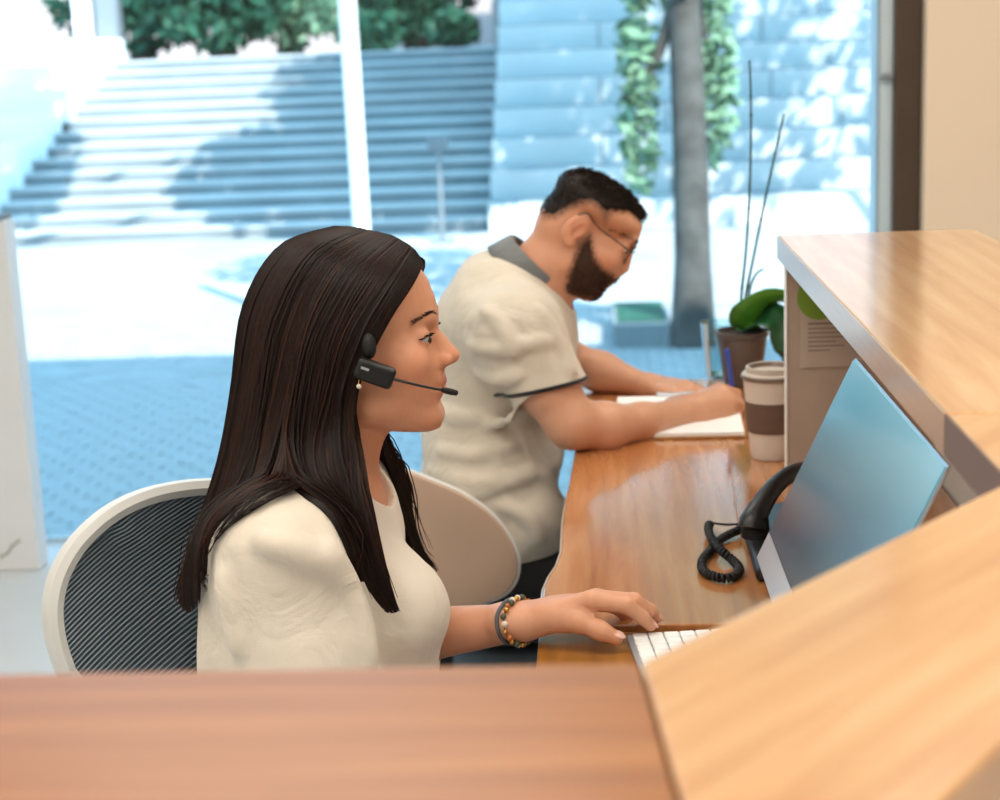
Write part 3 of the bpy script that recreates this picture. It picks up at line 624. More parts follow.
# trousers and shoes (hidden under the desk)
tr = Field(); tr.el((cx+.01, YW, .46), (.135, .175, .11), .05)
sh_ = []
for y in (-.085, .085):
    hip = V3(cx+.02, YW+y, .46); kn = V3(cx+.43, YW+y*1.1, .48); an = V3(cx+.40, YW+y*1.1, .10); tr.chain([hip, kn, an], [.088, .066, .05], .03)
    sf_ = Field().chain([an+V3(-.02, 0, -.06), an+V3(.17, 0, -.068)], [.04, .03], .02); sf_.plane((0, 0, .001), (0, 0, -1), an+V3(.06, 0, -.2), .2); sh_.append(sf_.mesh(an+V3(-.09, -.07, -.12), an+V3(.24, .07, .02), .006))
obj('trousers', tr.mesh((cx-.2, YW-.25, .05), (cx+.56, YW+.25, .62), .008), M['jeans'], woman)
for s_m in sh_: obj('shoe', s_m, M['shoe'], woman)
# ---- hair: lofted locks plus strands
YN = lambda d: YW-d
NEAR = [
 [(421, 264, .012), (414, 282, .046), (392, 314, .070), (374, 348, .082), (358, 384, .086), (354, 412, .090), (359, 445, .095), (367, 490, .125), (380, 550, .150), (396, 611, .150)],
 [(413, 250, .010), (394, 282, .060), (364, 330, .084), (345, 385, .090), (338, 430, .096), (342, 480, .125), (356, 540, .155), (391, 612, .155)],
 [(398, 240, .008), (362, 274, .066), (330, 330, .087), (312, 395, .094), (305, 450, .105), (315, 500, .145), (340, 555, .165), (383, 606, .160)],
 [(380, 234, .006), (335, 268, .066), (303, 330, .086), (288, 400, .094), (285, 450, .110), (296, 490, .150), (318, 530, .168), (352, 568, .168)]]
BACK = [
 [(380, 234, .006), (335, 267, .065), (304, 330, .084), (288, 400, .092), (276, 450, .106), (258, 500, .135), (232, 545, .16), (207, 598, .165)],
 [(355, 229, .004), (305, 252, .058), (270, 315, .074), (255, 390, .084), (245, 450, .095), (228, 510, .115), (208, 560, .130), (194, 612, .140)],
 [(340, 228, .000), (285, 248, .030), (250, 305, .044), (238, 385, .054), (227, 455, .062), (206, 525, .075), (188, 580, .085), (183, 606, .090)],
 [(335, 228, -.010), (280, 248, .000), (245, 308, .000), (234, 388, .000), (223, 455, .000), (204, 522, .000), (188, 575, .000), (184, 600, .000)],
 [(340, 228, -.012), (285, 250, -.030), (252, 308, -.044), (240, 388, -.054), (230, 455, -.062), (210, 525, -.070), (195, 580, -.080), (190, 600, -.085)],
 [(355, 229, -.012), (308, 254, -.058), (275, 315, -.074), (262, 390, -.084), (255, 450, -.095), (245, 510, -.110), (235, 560, -.120), (230, 600, -.130)],
 [(380, 234, -.012), (345, 266, -.066), (315, 330, -.087), (303, 395, -.094), (300, 450, -.100), (305, 500, -.130), (315, 540, -.140), (330, 575, -.145)]]
FAR = [
 [(380, 234, -.012), (345, 266, -.066), (315, 330, -.087), (303, 395, -.094), (320, 450, -.100), (350, 500, -.120), (380, 540, -.125), (408, 570, -.125)],
 [(398, 240, -.012), (365, 274, -.068), (338, 330, -.086), (328, 395, -.090), (352, 440, -.090), (378, 490, -.100), (400, 535, -.110), (420, 574, -.110)],
 [(421, 264, -.014), (415, 282, -.048), (392, 316, -.070), (376, 350, -.082), (372, 400, -.080), (388, 440, -.078), (402, 490, -.085), (415, 535, -.095), (430, 578, -.100)]]
def guides(S_):
    out = []
    for gd in S_:
        P = np.array([PY(x, y, YW-d) for x, y, d in gd]); out.append(catmull(P, 40))
    return np.array(out)
def out_of(f, P, gap):
    """push points out of a body so hair lies on cloth and skin"""
    sh = P.shape; q = P.reshape(-1, 3).copy()
    for _ in range(3):
        d = f.at(q); bad = d < gap
        if not bad.any(): break
        q[bad] += f.grad(q[bad])*(gap-d[bad])[:, None]
    return q.reshape(sh)
skull = Field(); skull.p = fw_.p[:2]
hair_root = None
def lock(Gd, n_str, seed, name='hair', solid=True):
    global hair_root
    q = np.random.default_rng(seed); Gd = np.array([out_of(bl, out_of(skull, g, .008), .007) for g in Gd]); k, m, _ = Gd.shape
    # solid lock underneath: loft across the guides, thickened
    nu = 8*(k-1)+1; loft = np.stack([catmull(Gd[:, j], nu) for j in range(m)], 1)
    cen = np.array([W((340, 350, YW)) for _ in range(1)])[0]
    du = np.gradient(loft, axis=0); dv = np.gradient(loft, axis=1); nr = np.cross(du, dv); nr /= np.linalg.norm(nr, axis=2)[..., None]+1e-9
    flip = np.sign(((loft[:, :m//2]-cen)*nr[:, :m//2]).sum(-1).mean()); nr *= flip
    mm_ = int(m*.93); full = loft; fullN = nr; loft = loft[:, :mm_]; nr = nr[:, :mm_]; mS, m = m, mm_; tp = np.linspace(0, 1, m); th_ = (.010*(1-.5*tp**2))[None, :, None]
    a = loft-nr*.002; b = loft-nr*.002-nr*th_; vs = np.concatenate([a.reshape(-1, 3), b.reshape(-1, 3)]); o = nu*m; fs = []
    for i in range(nu-1):
        for j in range(m-1):
            p0, p1, p2, p3 = i*m+j, (i+1)*m+j, (i+1)*m+j+1, i*m+j+1; fs += [(p0, p1, p2, p3), (o+p3, o+p2, o+p1, o+p0)]
    for j in range(m-1): fs += [(j, j+1, o+j+1, o+j), ((nu-1)*m+j+1, (nu-1)*m+j, o+(nu-1)*m+j, o+(nu-1)*m+j+1)]
    for i in range(nu-1): fs += [(i*m+m-1, (i+1)*m+m-1, o+(i+1)*m+m-1, o+i*m+m-1), ((i+1)*m, i*m, o+i*m, o+(i+1)*m)]
    me = mesh('hair_lock', (vs, np.array(fs))); tint_mesh(me, np.full((len(vs), 3), .05))
    par = hair_root
    ob = obj(name if par is None else 'hair_lock', me, M['hair_w'], woman if par is None else par) if solid else None
    if par is None: hair_root = ob
    loft, nr, m = full, fullN, mS
    us = q.random(n_str)*(nu-1); i0 = np.minimum(us.astype(int), nu-2); fr = (us-i0)[:, None, None]
    P = loft[i0]*(1-fr)+loft[i0+1]*fr; Nn = nr[i0]
    ln = np.clip(q.normal(.96, .045, n_str), .8, 1.0); t = np.linspace(0, 1, 30)
    ph = q.random((n_str, 1))*6.28; wob = .0016*np.sin(t*9+ph)+.0010*np.sin(t*21+ph*3); lift = q.random((n_str, 1))*.0045*(.35+.65*t)
    fly = (q.random((n_str, 1)) > .965)*q.random((n_str, 1))*.010*t**1.3; T2 = np.gradient(P, axis=1); S2 = np.cross(T2, Nn); S2 /= np.linalg.norm(S2, axis=2)[..., None]+1e-9
    idx = np.clip(t[None]*ln[:, None]*(m-1), 0, m-1.001); j0 = idx.astype(int); ff = (idx-j0)[..., None]; ar = np.arange(n_str)[:, None]
    Pq = P[ar, j0]*(1-ff)+P[ar, np.minimum(j0+1, m-1)]*ff; Nq = Nn[ar, j0]; Sq = S2[ar, j0]
    conv = ((i0/(nu-1)-.5)[:, None]*0)
    Pq = Pq+Nq*(lift+fly)[..., None]+Sq*(wob*(.3+t)+fly*q.normal(size=(n_str, 1)))[..., None]
    rad = q.uniform(.0007, .0015, (n_str, 1))*np.clip(1.25-1.0*t**4, .2, 1)[None]
    v, f_, sid = tube_set(Pq, rad, 3); me = mesh('hair_strands', (v, f_)); c = q.random(n_str)**2.2; tint_mesh(me, np.repeat(c[sid][:, None], 3, 1))
    tag(obj('hair_strands', me, M['hair_w'], hair_root if name == 'hair' else hair_root), kind='stuff')
lock(guides(BACK), 1500, 1); lock(guides(NEAR), 1300, 2); lock(guides(FAR), 450, 3)
WISP = [[(290, 380, .084), (284, 410, .092), (281, 450, .112), (262, 505, .150), (234, 548, .17), (214, 592, .175)],
 [(293, 380, .084), (287, 410, .092), (285, 450, .112), (282, 495, .155), (258, 528, .172), (222, 566, .178)],
 [(296, 380, .084), (290, 410, .092), (289, 450, .112), (296, 490, .155), (285, 518, .172), (250, 548, .178)]]
lock(guides(WISP), 70, 5, solid=False)
# rounded scalp below the locks
sc_f = Field(); sc_f.el(HW.w((-.018, 0, .028)), (.094, .076, .072), .01); sc_f.plane(HW.w((.030, 0, .02)), (.9, 0, -.55), HW.w((.10, 0, -.05)), .15)
obj('scalp', sc_f.mesh(c0+V3(-.14, -.1, -.06), c0+V3(.12, .1, .13), .004), M['hair_w'], hair_root)
# ------------------------------------------------------------------ the man writing at the far end of the desk
YM = 2.86
HM = HF(PY(581, 226, YM), math.radians(36), .97)
pxm = dict(fore=(644, 223), nas=(633.5, 250), tip=(628.5, 271), sub=(619, 278), ul=(614.5, 282), st=(609.5, 284.5), ll=(606.5, 288.5), ml=(602, 291), pog=(597, 296), men=(588, 298))
LM = landmarks(HM, pxm, YM)
fm = Field(); ec_m = head_field(fm, HM, LM, .083, -.074, (.014, -.064), ear=True, eye_open=.0030, eye_in=.004)
bm2 = Field(); bm2.p = fm.p
nb0 = W((546, 268, YM)); bm2.chain([W((573, 243, YM)), nb0, W((515, 303, YM))], [.047, .053, .070], .025)
Pv = lambda x, y, Y=YM: PY(x, y, Y)
def axis_R(a, b):
    z = (b-a)/np.linalg.norm(b-a); y = np.array([0, 1., 0]); x = np.cross(y, z); x /= np.linalg.norm(x); return np.stack([x, np.cross(z, x), z], 1)
chest, belly, pelv = Pv(508, 345), Pv(493, 440), Pv(478, 535)
Rm = axis_R(pelv, Pv(520, 285))
def torso_m(f, e=0):
    f.el(Pv(502, 312), (.090+e, .175+e, .065+e), .05, Rm); f.el(chest, (.112+e, .160+e, .13+e), .06, Rm); f.el(belly, (.118+e, .150+e, .14+e), .06, Rm); f.el(pelv, (.125+e, .170+e, .12+e), .06, Rm)
torso_m(bm2, -.008)
sR, sL = Pv(517, 334, 2.690), Pv(524, 322, 3.03)
eR, wR = W((571, 424, 2.635)), W((686, 411, 2.795))
fR = [eR, W((604, 427, 2.670)), W((642, 422.5, 2.725)), wR]
bm2.chain([sR, sR*.45+eR*.55, eR], [.058, .050, .040], .02); bm2.chain(fR, [.037, .0395, .031, .0235], .02)
eL, wL = W((563, 360, 3.12)), W((648, 386.5, 3.07))
bm2.chain([sL, eL], [.055, .042], .02); bm2.chain([eL, eL*.55+wL*.45, wL], [.040, .036, .022], .02)
# right fist around the pen
bm2.rc(wR+V3(-.02, .008, .004), W((700, 407, 2.815)), .021, .026, .014); bm2.rc(wR+V3(-.02, -.004, -.006), W((700, 414, 2.805)), .019, .024, .014)
nails_m = []
for a, b, c, d, r in [((724, 393, 2.845), (737, 396, 2.872), (734, 408, 2.892), (731, 416, 2.888), .0118), ((729, 401, 2.835), (739, 405, 2.862), (735, 415, 2.880), (729, 419, 2.878), .0118),
                      ((727, 409, 2.827), (736, 413, 2.852), (731, 421, 2.868), (723, 422, 2.866), .0112), ((721, 416, 2.820), (729, 420, 2.842), (723, 424, 2.856), (716, 424, 2.852), .0105)]:
    j = hj(a, b, c, d); bm2.chain([W((698, 410, 2.81)), j[0]], [.023, r*1.15], .012); bm2.chain(j, [r, r*.92, r*.82, r*.7], .004)
bm2.el(W((712, 404, 2.835)), (.028, .022, .022), .012)
thm = hj((705, 398, 2.845), (719, 391, 2.870), (729, 392, 2.888), (733, 402, 2.895)); bm2.chain(thm, [.017, .0125, .0115, .009], .008)
# left hand flat on the desk
for dy, dl in ((-.032, .9), (-.010, 1.0), (.012, .95), (.032, .8)):
    k0 = W((672, 387, 3.065))+V3(0, dy, 0); t1 = k0+V3(.036*dl, dy*.1, -.004); t2 = k0+V3(.066*dl, dy*.15, -.013); bm2.chain([wL, k0], [.018, .0125], .014); bm2.chain([k0, t1, t2], [.0112, .0098, .0078], .004)
bm2.chain([wL+V3(.01, -.012, -.004), W((662, 392, 3.02)), W((677, 394.5, 3.01)), W((688, 396, 3.005))], [.017, .012, .0105, .008], .01)
for y in (-.10, .10):
    hip = V3(pelv[0]+.03, YM+y, .45); kn = V3(pelv[0]+.43, YM+y*1.5, .47); an = V3(pelv[0]+.40, YM+y*1.5, .09); bm2.chain([hip, kn, an, an+V3(.14, 0, -.05)], [.085, .06, .04, .032], .02)
c1 = HM.O
vm, fcm = skin_mesh(bm2, [((c1[0]-.13, YM-.13, c1[2]-.20), (c1[0]+.15, YM+.13, c1[2]+.14), .002),
   ((eR[0]-.09, 2.55, .735), (.29, 2.95, .93), .0025), ((eL[0]-.02, 2.95, .735), (.22, 3.25, .90), .0025),
   ((pelv[0]-.25, YM-.35, 0), (pelv[0]+.62, YM+.35, 1.02), .008)])
PROFM = [LM[k] for k in ('fore', 'nas', 'tip', 'sub', 'ul', 'st', 'll', 'ml', 'pog', 'men')]+[tuple(HM.l(PY(x, y, YM))[[0, 2]]) for x, y in ((637, 245), (631, 262))]
vm = match_profile(bm2, HM, vm, PROFM, LM['men'][1]+.001, LM['fore'][1]+.004)
lm = HM.l(vm); tm = face_tint(lm, np.ones((len(vm), 3)), LM, (.82, .55, .55))
m_ = blob(lm, (-.006, -.078, 0), (.02, .02, .03))*.6; tm = tm*(1-m_)+tm*np.array((1.02, .80, .76))*m_
mm = mesh('person', (vm, fcm)); tint_mesh(mm, tm)
man = obj('person', mm, M['skin_m']); tag(man, 'bearded man in beige polo shirt and glasses writing on a notepad', 'person')
eyes(HM, ec_m, man, (1, 0, -.3))
nam = LM['nas']
brow = [on_face(bm2, HM, y, nam[1]+z, .0005) for y, z in ((.010, .011), (.018, .015), (.028, .017), (.038, .0145), (.047, .009))]
arc_hairs(HM, 'eyebrow', brow, man, M['lash'], 110, .009, (-.25, .75, .25), .0006, wid=.0028)
# ---- cropped hair and beard: pieces of the head surface, thickened, with short hairs
me_h = man.data; nrm = np.zeros((len(vm), 3)); me_h.vertices.foreach_get('normal', nrm.ravel()) if False else None
nrm = np.array([v.normal[:] for v in me_h.vertices])
def shell(name, wfun, thick, m, n_hair, ln, rad, comb, seed, cut=.02):
    q = np.random.default_rng(seed); wv = wfun(lm); near = np.linalg.norm(lm, axis=1) < .2; wv = np.where(near, wv, 0)
    keep = (wv[fcm] > cut).all(1); fs = fcm[keep]; ids = np.unique(fs); allw = np.nonzero(wv > .03)[0]; mp = np.full(len(vm), -1); mp[ids] = np.arange(len(ids))
    nz = 1+.35*vnoise(lm[ids], 160, seed); v = vm[ids]+nrm[ids]*(thick*np.clip((wv[ids]-cut)/(1-cut), 0, 1)*nz)[:, None]+nrm[ids]*.0004
    me = mesh(name, (v, mp[fs])); tint_mesh(me, np.full((len(v), 3), .12)); o = obj(name, me, m, man)
    pk = q.choice(allw, n_hair, p=wv[allw]/wv[allw].sum()); b = vm[pk]+nrm[pk]*(thick*np.clip(wv[pk], 0, 1)*.55)[:, None]+q.normal(size=(n_hair, 3))*.0012
    cb = comb(lm[pk])@HM.R.T; d = nrm[pk]*.8+cb+q.normal(size=(n_hair, 3))*.3; d /= np.linalg.norm(d, axis=1)[:, None]
    L_ = (ln*(.6+.8*q.random(n_hair))*np.clip(wv[pk]*1.4, .25, 1))[:, None]; d2 = d+cb*.5; d2 /= np.linalg.norm(d2, axis=1)[:, None]
    P = np.stack([b, b+d*L_*.5, b+d*L_*.5+d2*L_*.5], 1); v, f_, sid = tube_set(P, np.tile([rad, rad*.9, rad*.4], (n_hair, 1))); me = mesh('short_hairs', (v, f_)); c = q.random(n_hair)**1.6; tint_mesh(me, np.repeat(c[sid][:, None], 3, 1))
    tag(obj('short_hairs', me, m, o), kind='stuff'); return o
mz = LM['st'][1]
ss = lambda x, a, b: (lambda t: t*t*(3-2*t))(np.clip((x-a)/(b-a), 0, 1))
def poly_in(q, poly):
    """signed distance in pixels, positive inside the outline"""
    P = np.array(poly, float); d = np.full(len(q), 1e9); ins = np.zeros(len(q), bool)
    for i in range(len(P)):
        a, b = P[i], P[(i+1) % len(P)]; ab = b-a; t = np.clip(((q-a)@ab)/(ab@ab), 0, 1); d = np.minimum(d, np.linalg.norm(q-a-t[:, None]*ab, axis=1))
        c = ((a[1] > q[:, 1]) != (b[1] > q[:, 1])); x = (b[0]-a[0])*(q[:, 1]-a[1])/(b[1]-a[1]+1e-12)+a[0]; ins ^= c & (q[:, 0] < x)
    return np.where(ins, d, -d)
near_px = proj(HM.O+(lm*np.array([1, 0, 1])+np.abs(lm)*np.array([0, -1, 0]))@HM.R.T)
HAIR_PX = [(541, 221), (530, 190), (560, 150), (620, 140), (680, 190), (668, 228), (648, 227), (640, 222), (629, 214), (614, 215), (605, 227), (599, 214), (590, 206), (580, 207), (570, 213), (556, 221)]
BEARD_PX = [(585, 234), (592, 231), (595, 243), (598, 256), (605, 266), (613, 273), (621, 277), (617, 283), (611, 286), (607, 290), (602, 299), (592, 304), (578, 302), (563, 292), (566, 275), (571, 258), (577, 242)]
hd_, bd_ = poly_in(near_px, HAIR_PX), poly_in(near_px, BEARD_PX); onhead = np.linalg.norm(lm, axis=1) < .17
_x, _y, _z = lm.T
W_HAIR = ss(hd_, -1.5, 12)*onhead*(np.abs(_y) < .0785)
lips_ = np.exp(-(_y/.019)**2-((_z-mz)/.0058)**2)*(_x > .07)
W_BEARD = ss(bd_, -2.5, 8)*(1-lips_)*onhead*(_y > -.2)*(1-ss(-_z-.085-.25*(.08-_x), 0, .02))
def w_hair(l): return W_HAIR
def w_beard(l): return W_BEARD
quiff = ss(_x, .045, .085)*ss(_z, .045, .07)
T_HAIR = W_HAIR*(.30+.75*ss(_z, .05, .09)+2.6*quiff)
shell('hair', lambda l: T_HAIR, .010, M['hair_m'], 7500, .011, .00065, lambda l: np.stack([.75*np.ones(len(l)), 0*l[:, 0], -.05*np.ones(len(l))], 1), 21, .22)
shell('beard', w_beard, .0030, M['beard'], 6000, .0048, .00045, lambda l: np.stack([.3*np.ones(len(l)), 0*l[:, 0], -.9*np.ones(len(l))], 1), 22, .90)
k_ = np.clip(ss(hd_, -3, 9)*onhead*(np.abs(_y) < .075)*.80+W_BEARD*.50, 0, .85)[:, None]; tm2 = tm*(1-k_)+tm*np.array((.20, .165, .16))*k_
_c = np.ones((len(vm), 4)); _c[:, :3] = tm2; man.data.attributes['tint'].data.foreach_set('color', _c.ravel())
# ---- polo shirt
po_ = Field(); torso_m(po_, .010)
hemR = [W((520, 394, 2.655)), W((577, 381, 2.655))]; hc = W((547, 387, 2.665)); hd = (eR-sR)/np.linalg.norm(eR-sR)
po_.chain([sR+V3(-.01, .06, .0), sR, hc+hd*.02], [.068, .070, .066], .04); hcL = sL*.35+eL*.65; po_.chain([sL+V3(0, -.06, 0), sL, hcL], [.066, .068, .066], .04)
po_.chain([Pv(530, 290), Pv(512, 318)], [.060, .078], .04); po_.el(Pv(497, 275), (.05, .09, .035), .05, Rm); po_.chain([W((500, 500, 2.77)), W((528, 522, 2.74))], [.11, .075], .05)
po_.add(lambda P: .0026*vnoise(P, 22, 8)+.0014*vnoise(P, 48, 9))
folds(po_, [[(470, 345), (495, 350), (525, 345), (555, 340)], [(478, 372), (498, 380), (520, 375)], [(430, 470), (470, 482), (510, 478), (545, 465)], [(450, 500), (490, 490), (530, 475), (560, 462)], [(520, 430), (535, 460), (548, 485)],
            [(455, 420), (490, 425), (530, 412)], [(485, 310), (505, 330), (515, 355)], [(540, 310), (560, 345), (572, 372)], [(430, 400), (450, 415), (480, 418)], [(500, 505), (530, 520), (540, 540)], [(440, 450), (475, 455), (515, 445)]], 2.4, 3.1, .005, .018)
po_.rc(Pv(560, 250), Pv(540, 284), .070, .072, .004, 's')
po_.plane(hc, W((548, 388, 2.655))-W((535, 332, 2.665)), hc+hd*.12, .128, .002); po_.rc(hc-hd*.05, hc+hd*.1, .058, .060, .002, 's')
po_.plane(hcL, eL-sL, hcL+(eL-sL)*.3, .11, .002); po_.rc(hcL-(eL-sL)*.1, hcL+(eL-sL)*.2, .058, .058, .002, 's')
po_.plane(W((505, 572, 2.74)), (.25, 0, -1), W((505, 572, 2.74))+V3(.06, .1, -.25), .3, .004)
shirt = obj('polo_shirt', po_.mesh((pelv[0]-.28, YM-.36, .48), (c1[0]+.16, YM+.36, c1[2]-.0), .004), M['polo'], man)
# grey stand collar, wrapped round the neck
na_, nb_ = Pv(545, 268), Pv(523, 296); ax_ = (nb_-na_)/np.linalg.norm(nb_-na_); cr_ = [W((503, 240, YM)), W((558, 292, YM))]
def ring(cn, r1, r2, n=48, th=0):
    bx_ = np.array([-ax_[2], 0, ax_[0]]); bx_ = bx_ if bx_[0] > 0 else -bx_; return [cn+bx_*r1*math.cos(a)+np.array([0, 1, 0])*r2*math.sin(a) for a in np.linspace(.0, 2*math.pi, n)]
def collar():
    q = (cr_[1]-cr_[0]); cc = (cr_[0]+cr_[1])/2; e1 = q/np.linalg.norm(q); up_ = np.array([-e1[2], 0, e1[0]]); up_ = up_ if up_[2] > 0 else -up_; n = 60; lv = []
    for h, g_ in ((-.028, .010), (-.006, .003), (.014, -.004), (.016, -.007), (.012, -.009)):
        lv.append([cc+e1*(np.linalg.norm(q)/2+g_)*math.cos(a)+np.array([0, 1, 0])*(.079+g_)*math.sin(a)+up_*h for a in np.linspace(.10, 2*math.pi-.10, n)])
    v = np.array(lv).reshape(-1, 3); f = [(i*n+j, i*n+j+1, (i+1)*n+j+1, (i+1)*n+j) for i in range(4) for j in range(n-1)]; g = G(); g.add(v, f); return g
obj('collar', collar(), M['collar'], shirt, solid=.003)
# dark hem inside the sleeve opening
vS = np.array([v.co[:] for v in shirt.data.vertices]); hn = W((548, 388, 2.655))-W((535, 332, 2.665)); hn /= np.linalg.norm(hn)
e1 = np.cross(hn, V3(0, 1, 0)); e1 /= np.linalg.norm(e1); e2 = np.cross(hn, e1)
hr = [hc-hn*.003+(e1*math.cos(a)+e2*math.sin(a))*.0645 for a in np.linspace(0, 2*math.pi, 41)]
dist = [hr_i for hr_i in hr]
def fit_out(c, d):
    t = np.linspace(.03, .11, 120); D = po_.at(c+t[:, None]*d); i = np.nonzero(D < 0)[0]; return t[i[-1]] if len(i) else .064
hr = [hc-hn*.006+(e1*math.cos(a)+e2*math.sin(a))*(fit_out(hc-hn*.006, e1*math.cos(a)+e2*math.sin(a))+.0005) for a in np.linspace(0, 2*math.pi, 41)]
obj('sleeve_hem', G().tube([p+hn*.004 for p in hr], .0034, 8, cap=False), M['hem'], shirt)
# ---- trousers and shoes
t2 = Field(); t2.el(pelv+V3(.02, 0, -.06), (.125, .165, .11), .05, Rm); sh2 = []
for y in (-.10, .10):
    hip = V3(pelv[0]+.03, YM+y, .46); kn = V3(pelv[0]+.43, YM+y*1.5, .48); an = V3(pelv[0]+.40, YM+y*1.5, .10); t2.chain([hip, kn, an], [.098, .074, .055], .03)
    sf_ = Field().chain([an+V3(-.02, 0, -.06), an+V3(.19, 0, -.066)], [.045, .034], .02); sf_.plane((0, 0, .001), (0, 0, -1), an+V3(.06, 0, -.2), .2); sh2.append(sf_.mesh(an+V3(-.1, -.08, -.13), an+V3(.27, .08, .02), .006))
t2.add(lambda P: .003*vnoise(P, 30, 12))
obj('trousers', t2.mesh((pelv[0]-.2, YM-.35, .05), (pelv[0]+.58, YM+.35, .72), .006), M['trousers'], man)
for s_m in sh2: obj('shoe', s_m, M['shoe'], man)
# ------------------------------------------------------------------ things worn and held
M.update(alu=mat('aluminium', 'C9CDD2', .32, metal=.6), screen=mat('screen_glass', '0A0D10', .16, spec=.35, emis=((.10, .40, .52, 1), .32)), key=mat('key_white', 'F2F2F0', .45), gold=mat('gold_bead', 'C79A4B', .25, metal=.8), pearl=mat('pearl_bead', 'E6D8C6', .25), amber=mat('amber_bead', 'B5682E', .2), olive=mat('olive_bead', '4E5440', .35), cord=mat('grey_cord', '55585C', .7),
 cup=mat('cup_card', 'DDD3C8', .55), sleeve=mat('cup_sleeve', '6B564A', .7, var=.06, vscale=60), lid=mat('cup_lid', 'C3B6AA', .4), lid2=mat('cup_lid_rim', '77655A', .4), paper=mat('paper', 'F7F7F5', .8), board=wood('clipboard_wood', '8A5A2C', 'A8733C', 'B9854B', .5), ink=mat('pen_blue', '1E4FC0', .3), clear=glass_mat('tumbler_glass', (.80, .92, .93, 1), .14), pot=mat('dark_pot', '5E5450', .35, var=.15), soil=mat('potting_soil', '3A2B22', .95, var=.3, vscale=60, bump=.5),
 leafp=mat('plant_leaf', '4E8F2E', .35, var=.25, vscale=25), leafq=mat('plant_leaf_dark', '1F5230', .35, var=.25, vscale=25), stem=mat('plant_stem', '24483F', .5), green=mat('print_green', '7DA53A', .6), print_=mat('print_grey', '8F857B', .7), sheet=mat('sheet', 'C4B6A8', .6), taupe=mat('taupe_shell', 'C4A68F', .55), mesh_=mat('chair_mesh', '5C6A75', .6), rib=mat('chair_rib', '8E9DA8', .45), shell_w=mat('chair_white', 'E4E3DF', .4), lens=glass_mat('spectacle_lens', (.88, .92, .95, 1), .12), lcd=mat('phone_lcd', '5B7F86', .2))
_sn = M['screen'].node_tree; _tc = _sn.nodes.new('ShaderNodeTexCoord'); _sx = _sn.nodes.new('ShaderNodeSeparateXYZ'); _cr = _sn.nodes.new('ShaderNodeValToRGB')  # glowing colour ramp paints the window's reflection onto the screen
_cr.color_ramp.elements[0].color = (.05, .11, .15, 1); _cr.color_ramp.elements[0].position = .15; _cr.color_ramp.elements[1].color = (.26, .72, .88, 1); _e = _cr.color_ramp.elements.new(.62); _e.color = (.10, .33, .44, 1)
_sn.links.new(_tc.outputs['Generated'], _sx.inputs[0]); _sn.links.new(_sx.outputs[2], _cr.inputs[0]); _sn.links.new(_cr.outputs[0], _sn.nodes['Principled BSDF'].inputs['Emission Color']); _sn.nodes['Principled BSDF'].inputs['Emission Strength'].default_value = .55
def rot_of(x, z):                                            # matrix with given x axis and rough z axis
    x = Vector(x).normalized(); y = Vector(z).cross(x).normalized(); z = x.cross(y); return Matrix((x, y, z)).transposed().to_4x4()
# headset
e0, e1_ = W((357, 366.5, 1.705)), W((392, 379, 1.711)); hc_ = (e0+e1_)/2
hs = thing('headset', tuple(hc_), 'black single-ear headset with thin microphone boom on the woman', 'headset')
Mh = Matrix.Translation(Vector(hc_)) @ rot_of(e1_-e0, (0, 0, 1))
hb = obj('earpiece', G().box((-.0215, -.009, -.0118), (.0215, .009, .0118), Mh), M['blackp'], hs, bevel=.0045, seg=3)
obj('status_bar', G().box((-.0165, -.0098, .0008), (-.0075, -.0088, .0034), Mh), M['alu'], hb, smooth=False)
obj('groove', G().box((-.006, -.0096, -.0012), (.0145, -.0088, .0010), Mh), M['rubber'], hb, smooth=False)
obj('ear_cushion', G().sphere(tuple(W((369, 346, 1.712))), (.008, .008, .014), 18, 12), M['rubber'], hs)
bp = [W((391, 378.5, 1.709)), W((405, 382, 1.712)), W((420, 385.5, 1.718)), W((434, 388.5, 1.728)), W((446, 390.5, 1.738))]
obj('microphone_boom', G().tube(catmull(bp, 16), .0015, 8), M['blackp'], hs)
obj('microphone', G().tube([W((442, 389.8, 1.734)), W((445, 390.4, 1.737)), W((452, 392, 1.743)), W((456.5, 393, 1.747))], [.0022, .0034, .0036, .0030], 12), M['rubber'], hs)
t = thing('earring', tuple(W((359, 388, 1.70))), 'small dangling earring under the headset earpiece', 'earring')
obj('bead', G().sphere(tuple(W((359, 386.5, 1.700))), .0028, 12, 8), M['pearl'], t); obj('hook', G().tube([W((359, 380, 1.703)), W((359, 385, 1.700))], .0006, 6), M['gold'], t)
# bracelets
wa = (wrL-elL)/np.linalg.norm(wrL-elL); b1 = np.cross(wa, V3(0, 0, 1)); b1 /= np.linalg.norm(b1); b2 = np.cross(b1, wa)
def around(c, n, gap=.004):
    out_ = []
    for a in np.linspace(0, 2*math.pi, n, endpoint=False):
        d = b1*math.cos(a)+b2*math.sin(a); t_ = np.linspace(.005, .05, 120); D = bodyw.at(c+t_[:, None]*d); i = int(np.argmax(D > gap)); out_.append(c+d*t_[i])
    return out_
bc_ = W((520, 621.5, 1.775))
br = thing('bead_bracelet', tuple(bc_), 'bracelet of gold, pearl and dark beads on the woman\'s wrist', 'bracelet')
ring_pts = around(bc_, 26, .0032)
sph = {}
for k in ('gold', 'pearl', 'olive', 'amber'): sph[k] = mesh('bead', G().sphere((0, 0, 0), .0036, 12, 8)); sph[k].materials.append(M[k]); sph[k].polygons.foreach_set('use_smooth', [True]*len(sph[k].polygons))
for i, p in enumerate(ring_pts):
    o = bpy.data.objects.new('bead', sph[['gold', 'pearl', 'olive', 'gold', 'amber', 'olive', 'pearl'][i % 7]]); C.objects.link(o); o.location = tuple(p+wa*(.0012 if i % 2 else -.0008)); sc_ = random.uniform(.85, 1.12); o.scale = (sc_,)*3; attach(o, br)
